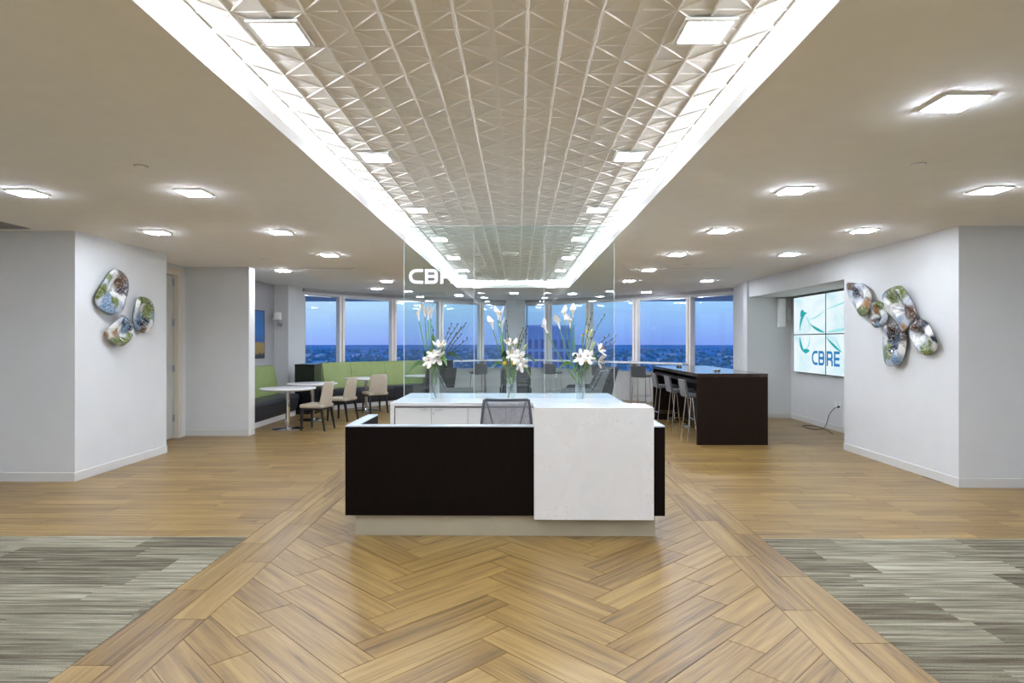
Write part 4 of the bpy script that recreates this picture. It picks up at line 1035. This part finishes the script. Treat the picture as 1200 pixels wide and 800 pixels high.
MB().lathe([(0.001,0.262),(0.078,0.262),(0.080,0.258),(0.098,0.10),(0.095,0.10),(0.077,0.254),(0.001,0.258)], 28, (0,-0.20,0), cap=False).build('lamp_shade', 'shade_white', sc_, smooth=True)

# ------------------------------------------------------------------ lounge chairs behind the glass
def lounge(fab, shell):
    """faces +Y locally"""
    e = empty('lounge_chair')
    box(-0.30, 0.30, -0.26, 0.36, 0.28, 0.44).build('seat', fab, e, bevel=0.03, seg=3)
    bk = []
    for k in range(5):
        z0 = 0.44 + 0.112*k; y0 = -0.24 - 0.055*k
        m = MB(); m.loft([[(-0.29, y0-0.06, z0), (0.29, y0-0.06, z0), (0.29, y0+0.06, z0), (-0.29, y0+0.06, z0)], [(-0.29, y0-0.115, z0+0.108), (0.29, y0-0.115, z0+0.108), (0.29, y0+0.005, z0+0.108), (-0.29, y0+0.005, z0+0.108)]])
        m.build('back_channel', fab, e, bevel=0.022, seg=3)
    for s in (-1, 1):
        m = MB(); xs = (0.305*s, 0.345*s)
        pr = [(0.36, 0.26), (0.36, 0.58), (0.30, 0.615), (-0.30, 0.615), (-0.53, 1.02), (-0.60, 1.00), (-0.36, 0.26)]
        m.loft([[(xs[0], p[0], p[1]) for p in pr], [(xs[1], p[0], p[1]) for p in pr]]); m.build('side_shell', shell, e, bevel=0.010)
    m = MB(); m.loft([[(-0.345, -0.33, 0.27), (0.345, -0.33, 0.27), (0.345, -0.37, 0.27), (-0.345, -0.37, 0.27)], [(-0.345, -0.58, 1.02), (0.345, -0.58, 1.02), (0.345, -0.615, 1.02), (-0.345, -0.615, 1.02)]]); m.build('back_shell', shell, e, bevel=0.008)
    for sx in (-1, 1):
        for sy in (-0.30, 0.30):
            m = MB(); m.tube([(sx*0.28, sy, 0.28), (sx*0.30, sy*1.08, 0.0)], 0.014, 8, 0.010); m.build('leg', 'chrome', e, smooth=True)
    return e
l1 = lounge('fabric_slate', 'fabric_stone'); l2 = lounge('fabric_charcoal', 'fabric_charcoal')
for i, (pr, new, x, y, rz, lab) in enumerate(((l1, 0, -1.22, 13.1, -PI/2+0.12, 'grey lounge chair facing right, behind the left vase'), (l2, 0, -0.05, 13.9, PI, 'dark lounge chair with ribbed back facing forward behind the middle vase'),
        (l1, 1, 1.25, 13.0, PI/2-0.10, 'grey lounge chair facing left, behind the right vase'), (l2, 1, 1.58, 14.2, PI/2+0.5, 'dark lounge chair behind the grey one at the right vase'), (l2, 1, -1.95, 14.3, 0.5, 'dark lounge chair with its back turned, left of the left vase'))):
    o = copy_tree(pr) if new else pr
    o.location = (x, y, 0); o.rotation_euler = (0, 0, rz); tag(o, lab, 'lounge chair', 'lounge chairs behind the glass')

# ------------------------------------------------------------------ drink rail and stools
rp = [(p[0], p[1]) for p in inset(LFAC[3:] + RFAC, 0.42)]
rp = inset([(-2.25,18.0), (-1.13,18.82), (-0.37,19.2), (0.22,19.2), (0.93,18.85), (2.06,18.0), (3.2,16.95), (4.37,15.9)], 0.28)
dr_ = empty('drink_rail', (0, 18.8, 0)); tag(dr_, 'narrow white drink rail running along the windows', 'counter')
P = [(p[0], p[1]-18.8) for p in rp]
MB().sweep([(-0.17,1.02),(0.17,1.02),(0.17,1.065),(-0.17,1.065)], P).build('rail_top', 'laminate_white', dr_, bevel=0.004)
for i in (0, 1, 4, 5, 6, 7):
    MB().tube([(P[i][0], P[i][1], 0), (P[i][0], P[i][1], 1.02)], 0.032, 12).build('post', 'aluminium', dr_, smooth=True)
def stool():
    """faces +Y: upholstered L shaped shell on thin chrome legs with a foot rail"""
    e = empty('bar_stool')
    box(-0.20, 0.20, -0.19, 0.21, 0.70, 0.755).build('seat', 'fabric_slate', e, bevel=0.018, seg=3)
    m = MB(); m.loft([[(-0.20,-0.225,0.70), (0.20,-0.225,0.70), (0.20,-0.185,0.70), (-0.20,-0.185,0.70)], [(-0.195,-0.275,0.985), (0.195,-0.275,0.985), (0.195,-0.24,0.985), (-0.195,-0.24,0.985)]]); m.build('backrest', 'fabric_slate', e, bevel=0.015, seg=3)
    for sx in (-1, 1):
        for sy in (-1, 1):
            m = MB(); m.tube([(sx*0.155, sy*0.15, 0.70), (sx*0.185, sy*0.215, 0.0)], 0.011, 8); m.build('leg', 'chrome', e, smooth=True)
    pts = [(-0.177,-0.197,0.22), (0.177,-0.197,0.22), (0.177,0.197,0.22), (-0.177,0.197,0.22)]
    for k in range(4):
        m = MB(); m.tube([pts[k], pts[(k+1) % 4]], 0.008, 6); m.build('foot_rail', 'chrome', e, smooth=True)
    m = MB(); m.tube([(-0.155,-0.15,0.694), (0.155,-0.15,0.694)], 0.010, 6).tube([(-0.155,0.15,0.694), (0.155,0.15,0.694)], 0.010, 6); m.build('seat_frame', 'chrome', e)
    return e
so = stool(); first = True
for (x, y, rz, lab, g) in ((2.92, 10.22, -PI/2, 'slate bar stool nearest, tucked under the dark bar table', 'stools at the bar table'), (2.92, 11.24, -PI/2, 'middle slate bar stool of three at the dark bar table', 'stools at the bar table'), (2.92, 12.35, -PI/2, 'farthest slate bar stool of three at the dark bar table', 'stools at the bar table'),
      (-1.12, 17.55, 0.35, 'slate bar stool at the drink rail behind the left vase', 'stools at the drink rail'), (0.98, 17.55, -0.5, 'slate bar stool at the drink rail left of the right vase', 'stools at the drink rail'), (3.14, 15.95, -0.55, 'slate bar stool at the drink rail beside the bar table', 'stools at the drink rail'), (2.25, 16.75, -0.6, 'slate bar stool at the drink rail behind the glass edge', 'stools at the drink rail')):
    o = so if first else copy_tree(so); first = False
    o.location = (x, y, 0); o.rotation_euler = (0, 0, rz); tag(o, lab, 'bar stool', g)

# ------------------------------------------------------------------ bar table
bt = empty('bar_table', (2.77, 9.72, 0)); tag(bt, 'long dark wood bar height table with waterfall ends', 'table')
BW, BLn, BH = 1.09, 3.2, 1.105
box(0, BW, 0, 0.06, 0, BH-0.055).build('end_panel', 'bar_wood', bt, bevel=0.002)
box(0, BW, BLn-0.06, BLn, 0, BH-0.055).build('end_panel', 'bar_wood', bt, bevel=0.002)
box(0, BW, 0, BLn, BH-0.055, BH).build('table_top', 'bar_top', bt, bevel=0.002)
box(0.50, 0.56, 0.06, BLn-0.06, 0.0, BH-0.055).build('centre_panel', 'bar_wood', bt)
box(0.03, 0.06, 0.06, BLn-0.06, BH-0.175, BH-0.115).build('apron_rail', 'bar_wood', bt, bevel=0.002)
box(BW-0.06, BW-0.03, 0.06, BLn-0.06, BH-0.175, BH-0.115).build('apron_rail', 'bar_wood', bt, bevel=0.002)
for k, (x, y, lab) in enumerate(((3.33, 10.55, 'small pale power socket box near the front of the bar table'), (3.12, 12.2, 'small socket box at the far end of the bar table'))):
    e = empty('power_box', (x, y, BH)); tag(e, lab, 'power outlet', 'power boxes on the bar table')
    box(-0.055, 0.055, -0.03, 0.03, 0, 0.03).build('housing', 'aluminium', e, bevel=0.006)
    for s in (-0.026, 0.026): box(s-0.017, s+0.017, -0.033, -0.029, 0.007, 0.024).build('socket', 'black_plastic', e)

# ------------------------------------------------------------------ video wall in the alcove
SX = 5.63; SY0, SZ0, SWd, SHt = 12.88, 0.985, 1.345, 0.752
vw = [empty('video_panel', (SX, SY0 - SWd*(i % 2), SZ0 + SHt*(i//2))) for i in range(4)]
labs = ['lower far screen of the four screen video wall', 'lower near screen of the four screen video wall', 'upper far screen of the four screen video wall', 'upper near screen of the four screen video wall']
for i, e in enumerate(vw):
    tag(e, labs[i], 'screen', 'video wall screens')
    box(0.012, 0.075, -SWd+0.002, -0.002, 0.002, SHt-0.002).build('housing', 'bezel_black', e)
    box(0.006, 0.012, -SWd+0.009, -0.009, 0.009, SHt-0.009).build('picture', 'screen_picture', e)
    f = box(0.0, 0.012, -SWd+0.002, -SWd+0.009, 0.002, SHt-0.002).box(0.0, 0.012, -0.009, -0.002, 0.002, SHt-0.002).box(0.0, 0.012, -SWd+0.009, -0.009, 0.002, 0.009).box(0.0, 0.012, -SWd+0.009, -0.009, SHt-0.009, SHt-0.002)
    f.build('bezel', 'bezel_black', e)
# picture content: lettering and teal swirls, flat on the screens.  s = distance along the wall from the far edge, z = height
def on_screen(i, pts_s_z, wd, name, mat, lift):
    e = vw[i]; a, b = strip_poly(pts_s_z, 1.0)
    n = len(pts_s_z); vs = []
    aa = []; bb = []
    for k in range(n):
        wk = wd[k] if isinstance(wd, list) else wd
        ca = Vector(a[k]) - Vector(pts_s_z[k]); cb = Vector(b[k]) - Vector(pts_s_z[k])
        aa.append(Vector(pts_s_z[k]) + ca*wk); bb.append(Vector(pts_s_z[k]) + cb*wk)
    ex, ey, ez = e.location
    vs = [(0.006-lift, SY0 - p[0] - ey, SZ0 + p[1] - ez) for p in aa + bb]
    fs = [(k, k+1, n+k+1, n+k) for k in range(n-1)]
    MB().add(vs, fs).build(name, mat, e)
def scr_letter(ch, s0, w, h, z0, i):
    e = vw[i]; ex, ey, ez = e.location
    letter(ch, w, h, 0.05, 0.0015, 'letter_%s' % ch.lower(), 'screen_blue', e, lambda v: (0.005 + v[1] - 0.0, SY0 - (s0 + v[0]) - ey, SZ0 + z0 + v[2] - ez))
scr_letter('C', 0.80, 0.23, 0.27, 0.17, 0); scr_letter('B', 1.07, 0.225, 0.27, 0.17, 0)
scr_letter('R', 1.375, 0.225, 0.27, 0.17, 1); scr_letter('E', 1.64, 0.20, 0.27, 0.17, 1)
def ell(cx, cz, rx, rz, a0, a1, n=18): return [(cx + rx*math.cos(math.radians(a0+(a1-a0)*k/n)), cz + rz*math.sin(math.radians(a0+(a1-a0)*k/n))) for k in range(n+1)]
tp = lambda n, m, mx=1: [0.006 + m*math.sin(PI*k/n) for k in range(n+1)]
on_screen(2, ell(0.55, 0.80, 0.26, 0.37, 178, 80), tp(18, 0.085), 'swirl', 'screen_teal', 0.002)
on_screen(2, ell(0.40, 1.12, 0.06, 0.055, 200, -20), tp(18, 0.13), 'swirl', 'screen_teal', 0.003)
on_screen(0, ell(0.55, 0.73, 0.26, 0.32, 182, 255), tp(18, 0.085), 'swirl', 'screen_teal', 0.002)
on_screen(0, [(0.40, 0.44), (0.55, 0.425), (0.70, 0.44)], [0.03, 0.10, 0.03], 'swirl', 'screen_teal', 0.003)
on_screen(0, ell(0.52, 0.72, 0.20, 0.26, 0, -80), tp(18, 0.05), 'swirl', 'screen_pale_teal', 0.0025)
on_screen(2, ell(0.52, 0.80, 0.20, 0.30, 0, 75), tp(18, 0.05), 'swirl', 'screen_pale_teal', 0.0025)
on_screen(2, [(0.72+0.58*k/12, 0.98 - 0.20*(k/12)**0.6) for k in range(13)], tp(12, 0.05), 'swirl', 'screen_teal', 0.003)
on_screen(2, [(0.72+0.58*k/12, 1.05 + 0.14*(k/12)**2) for k in range(13)], tp(12, 0.03), 'swirl', 'screen_pale_teal', 0.003)
on_screen(3, [(1.37+0.9*k/12, 1.20 + 0.13*(k/12)) for k in range(13)], tp(12, 0.03), 'swirl', 'screen_pale_teal', 0.003)
on_screen(3, [(1.37+0.9*k/12, 0.785 + 0.06*(k/12)) for k in range(13)], tp(12, 0.05), 'swirl', 'screen_pale_teal', 0.003)
on_screen(1, [(1.37+0.55*k/12, 0.70 - 0.28*(k/12)**0.8) for k in range(13)], tp(12, 0.045), 'swirl', 'screen_teal', 0.003)
on_screen(1, [(1.92-0.25*k/12, 0.42 + 0.26*(k/12)) for k in range(13)], tp(12, 0.04), 'swirl', 'screen_pale_teal', 0.004)
# brackets behind the screens, reaching the wall
for i, e in enumerate(vw): box(0.075, 0.08, -SWd*0.7, -SWd*0.3, 0.2, SHt-0.2).build('wall_bracket', 'steel_hinge', e)
e = empty('wall_speaker', (5.48, 13.16, 1.90)); tag(e, 'slim white loudspeaker on the end wall of the screen alcove', 'speaker')
box(-0.07, 0.07, -0.12, -0.02, 0.0, 0.60).build('cabinet', 'plate_white', e, bevel=0.008); box(-0.06, 0.06, -0.126, -0.12, 0.02, 0.58).build('grille', 'shade_white', e); box(-0.02, 0.02, -0.02, 0.0, 0.2, 0.4).build('bracket', 'steel_hinge', e)
e = empty('control_box', (5.64, 13.16, 2.05)); tag(e, 'small white box beside the wall loudspeaker', 'switch')
box(-0.045, 0.045, -0.05, 0.0, 0.0, 0.24).build('housing', 'plate_white', e, bevel=0.005); box(-0.03, 0.03, -0.054, -0.05, 0.05, 0.19).build('cover', 'trim_white', e)
for k, y in enumerate((11.30, 11.17)):
    e = empty('wall_outlet', (5.71, y, 0.40)); tag(e, ['white wall outlet without a plug, under the screens', 'white wall outlet with a black plug, under the screens'][k], 'outlet', 'outlets under the screens')
    box(-0.006, 0, -0.042, 0.042, 0, 0.125).build('cover_plate', 'plate_white', e, bevel=0.002)
    for z in (0.028, 0.074): box(-0.008, -0.006, -0.018, 0.018, z, z+0.026).build('socket', 'trim_white', e)
e = empty('loose_wire', (5.70, 11.17, 0.0)); tag(e, 'thin black cord hanging from the outlet to the floor', 'cord')
box(-0.035, -0.002, -0.015, 0.015, 0.425, 0.460).build('plug', 'cord_black', e, bevel=0.004)
m = MB(); pts = bez((-0.03,0,0.44), (-0.10,0.05,0.42), (-0.06,0.28,0.24), 8) + bez((-0.06,0.28,0.24), (-0.03,0.42,0.02), (-0.16,0.30,0.008), 10)[1:] + bez((-0.16,0.30,0.008), (-0.45,0.1,0.008), (-0.35,0.65,0.008), 10)[1:] + bez((-0.35,0.65,0.008), (-0.25,0.95,0.008), (-0.12,0.7,0.008), 8)[1:] + bez((-0.12,0.7,0.008), (-0.05,0.3,0.008), (-0.30,-0.35,0.008), 8)[1:]
m.tube(pts, 0.006, 7); m.build('cable', 'cord_black', e, smooth=True)
e = empty('light_switch', (4.945, 14.12, 1.10), math.atan2(1.35, 0.25)); tag(e, 'white light switch on the wall between windows and alcove', 'switch')
box(-0.04, 0.04, -0.001, 0.010, 0, 0.125).build('cover_plate', 'plate_white', e, bevel=0.002); box(-0.015, 0.015, 0.010, 0.014, 0.035, 0.09).build('rocker', 'trim_white', e)

# ------------------------------------------------------------------ blown glass wall art
def smooth_loop(pts, n=44):
    L = len(pts); out = []
    for k in range(n):
        s = k*L/n; i = int(s); t = s - i
        p0, p1, p2, p3 = (Vector(pts[(i+j) % L]) for j in (-1, 0, 1, 2))
        out.append(0.5*((2*p1) + (p2-p0)*t + (2*p0-5*p1+4*p2-p3)*t*t + (3*p1-p0-3*p2+p3)*t*t*t))
    return out
def art(side, pts, blobs, seed, label, group):
    """pts: outline (distance along the wall, height); blobs: pigment patches.  A dished, folded sheet of glass standing off the wall."""
    sgn = 1 if side == 'left' else -1; X = -5.07 if side == 'left' else 4.83
    cx = sum(p[0] for p in pts)/len(pts); cz = sum(p[1] for p in pts)/len(pts)
    e = empty('glass_art', (X, cx, cz)); tag(e, label, 'wall art', group)
    lp = smooth_loop([(p[0]-cx, p[1]-cz) for p in pts], 64); N = len(lp); R = 22
    rnd = random.Random(seed); ph = rnd.uniform(0, 6.28); px, pz = rnd.uniform(-0.03, 0.03), rnd.uniform(-0.05, 0.05)
    vs = [(sgn*0.045, px, pz)]; fs = []
    for r in range(1, R+1):
        v = r/R
        for k, p in enumerate(lp):
            th = 2*PI*k/N
            h = 0.045 + 0.055*math.sin(PI*v*0.62) + 0.022*v*v*math.sin(2*th+ph) + 0.012*v*math.sin(3*th+ph*2) - 0.045*max(0, v-0.8)*2.2 - 0.05*math.exp(-(v/0.25)**2)
            h += 0.026*math.sin(6.0*v + th + ph)*v*(1-v)*2.2
            vs.append((sgn*max(0.012, h), px*(1-v)+p.x*v, pz*(1-v)+p.y*v))
    for k in range(N): fs.append((0, 1+k, 1+(k+1) % N))
    for r in range(1, R):
        for k in range(N):
            a = 1+(r-1)*N; b = 1+r*N; fs.append((a+k, b+k, b+(k+1) % N, a+(k+1) % N))
    o = MB().add(vs, fs).build('glass_body', 'blown_glass', e, smooth=True, solid=0.010, recalc=False)
    o.modifiers.remove(o.modifiers['split'])
    me = o.data; at = me.attributes.new('pigment', 'FLOAT_COLOR', 'POINT')
    for i, p in enumerate(vs):
        y = p[1] + cx + 0.012*math.sin(p[2]*55+seed) ; z = p[2] + cz + 0.012*math.sin(p[1]*48+seed*2)
        W = 0; C = Vector((0,0,0))
        for (by, bz), c in blobs:
            wgt = 1.0/(((y-by)**2 + (z-bz)**2) + 1e-5)**3.2
            W += wgt; C += Vector(PAL[c])*wgt
        C /= W; at.data[i].color = (C.x, C.y, C.z, 1)
    b = MB(); b.tube([(0, px, pz), (sgn*0.05, px, pz)], 0.018, 10); b.build('mount', 'aluminium', e, smooth=True)
def wall_pts(px, ox, oy, sc, X):
    out = []
    for a, b in px:
        x = ox + a*sc; y = oy + b*sc; d = X*735.0/(x-607.0); out.append((d, 1.6 - (y-400.0)*d/735.0))
    return out
RW = lambda q: wall_pts(q, 985, 320, 0.15, 4.76)
LW = lambda q: wall_pts(q, 100, 305, 90/655.0, -5.00)
def BL(f, q): return list(zip(f([(a, b) for a, b, c in q]), [c for a, b, c in q]))
GR, GL = 'five glass art pieces on the right wall', 'three glass art pieces on the left wall'
art('right', RW([(55,90),(105,80),(165,95),(215,150),(230,215),(215,290),(180,338),(130,315),(85,265),(58,200)]),
    BL(RW, [(85,105,'t'),(115,155,'d'),(75,175,'l'),(150,115,'l'),(190,180,'w'),(110,225,'l'),(145,245,'w'),(192,220,'a'),(160,290,'g'),(180,325,'g'),(120,290,'g'),(70,210,'w'),(150,185,'w')]), 1, 'swirled art glass with a dark eye, leftmost of the five', GR)
art('right', RW([(222,275),(250,240),(290,222),(315,235),(330,285),(355,345),(340,395),(295,425),(255,415),(232,360),(240,315)]),
    BL(RW, [(290,235,'g'),(315,260,'g'),(240,270,'s'),(275,290,'a'),(250,320,'w'),(305,320,'w'),(285,365,'d'),(255,395,'t'),(335,370,'l'),(300,415,'s')]), 2, 'smallest swirled art glass, second from left on the right wall', GR)
art('right', RW([(330,180),(360,130),(435,100),(475,120),(520,190),(560,270),(575,340),(540,400),(500,455),(460,440),(420,400),(375,345),(335,290),(345,235)]),
    BL(RW, [(340,180,'s'),(380,150,'g'),(440,120,'g'),(485,180,'g'),(400,205,'g'),(360,240,'w'),(420,265,'w'),(460,300,'w'),(520,215,'l'),(515,270,'t'),(545,330,'t'),(380,320,'w'),(420,370,'l'),(470,370,'s'),(515,380,'l'),(500,420,'a'),(470,435,'l')]), 3, 'tallest folded art glass with a white hollow, top middle right wall', GR)
art('right', RW([(385,395),(440,400),(490,450),(498,520),(485,620),(455,700),(405,725),(355,705),(318,620),(300,530),(315,460),(345,415)]),
    BL(RW, [(390,410,'t'),(430,430,'b'),(470,470,'b'),(460,515,'b'),(350,440,'l'),(380,500,'d'),(410,540,'s'),(340,520,'w'),(310,540,'l'),(355,590,'g'),(400,590,'d'),(380,650,'g'),(345,640,'g'),(440,600,'l'),(475,580,'w'),(430,680,'s'),(390,705,'l')]), 4, 'lowest oval art glass with a dark brown top on the right wall', GR)
art('right', RW([(545,385),(580,355),(630,370),(690,420),(735,480),(752,530),(730,580),(690,620),(650,640),(615,620),(570,560),(535,500),(530,430)]),
    BL(RW, [(570,375,'b'),(600,390,'b'),(640,385,'d'),(560,430,'t'),(545,470,'l'),(630,450,'d'),(700,460,'w'),(740,520,'d'),(690,500,'w'),(600,520,'w'),(560,520,'w'),(690,550,'g'),(640,590,'g'),(660,620,'g'),(615,595,'l'),(720,565,'w')]), 5, 'slanting art glass with a dark rim, rightmost of the five', GR)
art('left', LW([(100,190),(160,110),(230,72),(300,95),(345,160),(345,260),(305,380),(270,430),(190,452),(120,420),(80,350),(82,260)]),
    BL(LW, [(120,230,'g'),(90,300,'g'),(150,150,'g'),(200,110,'w'),(180,200,'w'),(130,190,'l'),(290,120,'t'),(265,180,'t'),(330,180,'b'),(280,245,'b'),(310,285,'b'),(225,270,'w'),(275,335,'w'),(160,320,'s'),(205,345,'g'),(130,370,'s'),(180,425,'s'),(250,390,'l'),(100,345,'l'),(290,395,'l')]), 1, 'largest art glass on the left wall, with a dark brown hollow', GL)
art('left', LW([(150,610),(190,540),(250,490),(300,465),(350,500),(380,560),(380,620),(340,690),(270,732),(210,700),(165,650)]),
    BL(LW, [(300,480,'s'),(355,530,'d'),(320,565,'s'),(300,545,'d'),(340,575,'d'),(250,525,'l'),(200,570,'w'),(180,620,'w'),(215,615,'a'),(260,590,'w'),(280,625,'w'),(250,670,'g'),(300,695,'g'),(350,655,'g'),(215,695,'g'),(160,640,'a'),(372,605,'w')]), 2, 'small pale art glass with a green rim, lowest on the left wall', GL)
art('left', LW([(385,390),(420,320),(480,310),(540,340),(568,400),(560,480),(530,570),(480,615),(430,590),(395,510),(378,440)]),
    BL(LW, [(450,335,'g'),(520,340,'g'),(555,400,'g'),(500,400,'g'),(415,380,'w'),(460,410,'w'),(395,440,'l'),(430,480,'s'),(440,530,'d'),(480,500,'d'),(465,455,'l'),(505,475,'g'),(545,490,'s'),(520,545,'w'),(500,585,'w'),(465,595,'t'),(425,560,'s')]), 3, 'green topped oval art glass, rightmost on the left wall', GL)

# ------------------------------------------------------------------ the city outside, far below
gnd = MB(); gnd.lathe([(0.5, -62.0), (9000, -62.0)], 64, (0, 3000, 0), cap=False); gnd.add([(-1,3000-1,-62.0),(1,2999,-62.0),(1,3001,-62.0),(-1,3001,-62.0)], [(0,1,2,3)])
g_ = struct('ground', gnd, 'land', 'dark land coloured dusk blue, reaching to the horizon below the windows')
tw = empty('office_tower', (8.6, 245, -62)); tag(tw, 'blue office tower outside, beyond the middle right windows', 'building')
TW_, TH_ = 27.0, 69.2
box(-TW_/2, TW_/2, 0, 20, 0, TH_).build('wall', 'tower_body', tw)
box(-TW_/2-0.3, TW_/2+0.3, -0.3, 20.3, TH_, TH_+0.8).build('parapet', 'tower_fin', tw)
pw = None
for r in range(4):
    for k in range(10):
        xx = -TW_/2 + 1.6 + k*2.45; zz = TH_ - 3.2 - (5.2 if r == 0 else 5.2 + 4.4*r)
        if pw is None: pw = box(0, 1.5, -0.12, 0.05, 0, 3.6).build('window', 'tower_glass', tw); o = pw
        else: o = pw.copy(); COL.objects.link(o)
        o.location = (xx, 0, zz)
for k in range(11): box(-TW_/2 + 0.55 + k*2.45, -TW_/2 + 0.95 + k*2.45, -0.35, 0.0, TH_-24, TH_-3.0).build('fin', 'tower_fin', tw)
for zz in (TH_-9.5, TH_-24): box(-TW_/2, TW_/2, -0.45, 0, zz, zz+0.6).build('belt_course', 'tower_fin', tw)
rr = random.Random(3); rf = MB()
for k in range(170):
    a = rr.uniform(-0.62, 0.62); d = rr.uniform(700, 3200); x, y = d*math.sin(a), d*math.cos(a); ww, dd, hh = rr.uniform(8, 36), rr.uniform(8, 30), rr.uniform(4, 11)
    rf.box(x-ww/2, x+ww/2, y-dd/2, y+dd/2, -62, -62+hh)
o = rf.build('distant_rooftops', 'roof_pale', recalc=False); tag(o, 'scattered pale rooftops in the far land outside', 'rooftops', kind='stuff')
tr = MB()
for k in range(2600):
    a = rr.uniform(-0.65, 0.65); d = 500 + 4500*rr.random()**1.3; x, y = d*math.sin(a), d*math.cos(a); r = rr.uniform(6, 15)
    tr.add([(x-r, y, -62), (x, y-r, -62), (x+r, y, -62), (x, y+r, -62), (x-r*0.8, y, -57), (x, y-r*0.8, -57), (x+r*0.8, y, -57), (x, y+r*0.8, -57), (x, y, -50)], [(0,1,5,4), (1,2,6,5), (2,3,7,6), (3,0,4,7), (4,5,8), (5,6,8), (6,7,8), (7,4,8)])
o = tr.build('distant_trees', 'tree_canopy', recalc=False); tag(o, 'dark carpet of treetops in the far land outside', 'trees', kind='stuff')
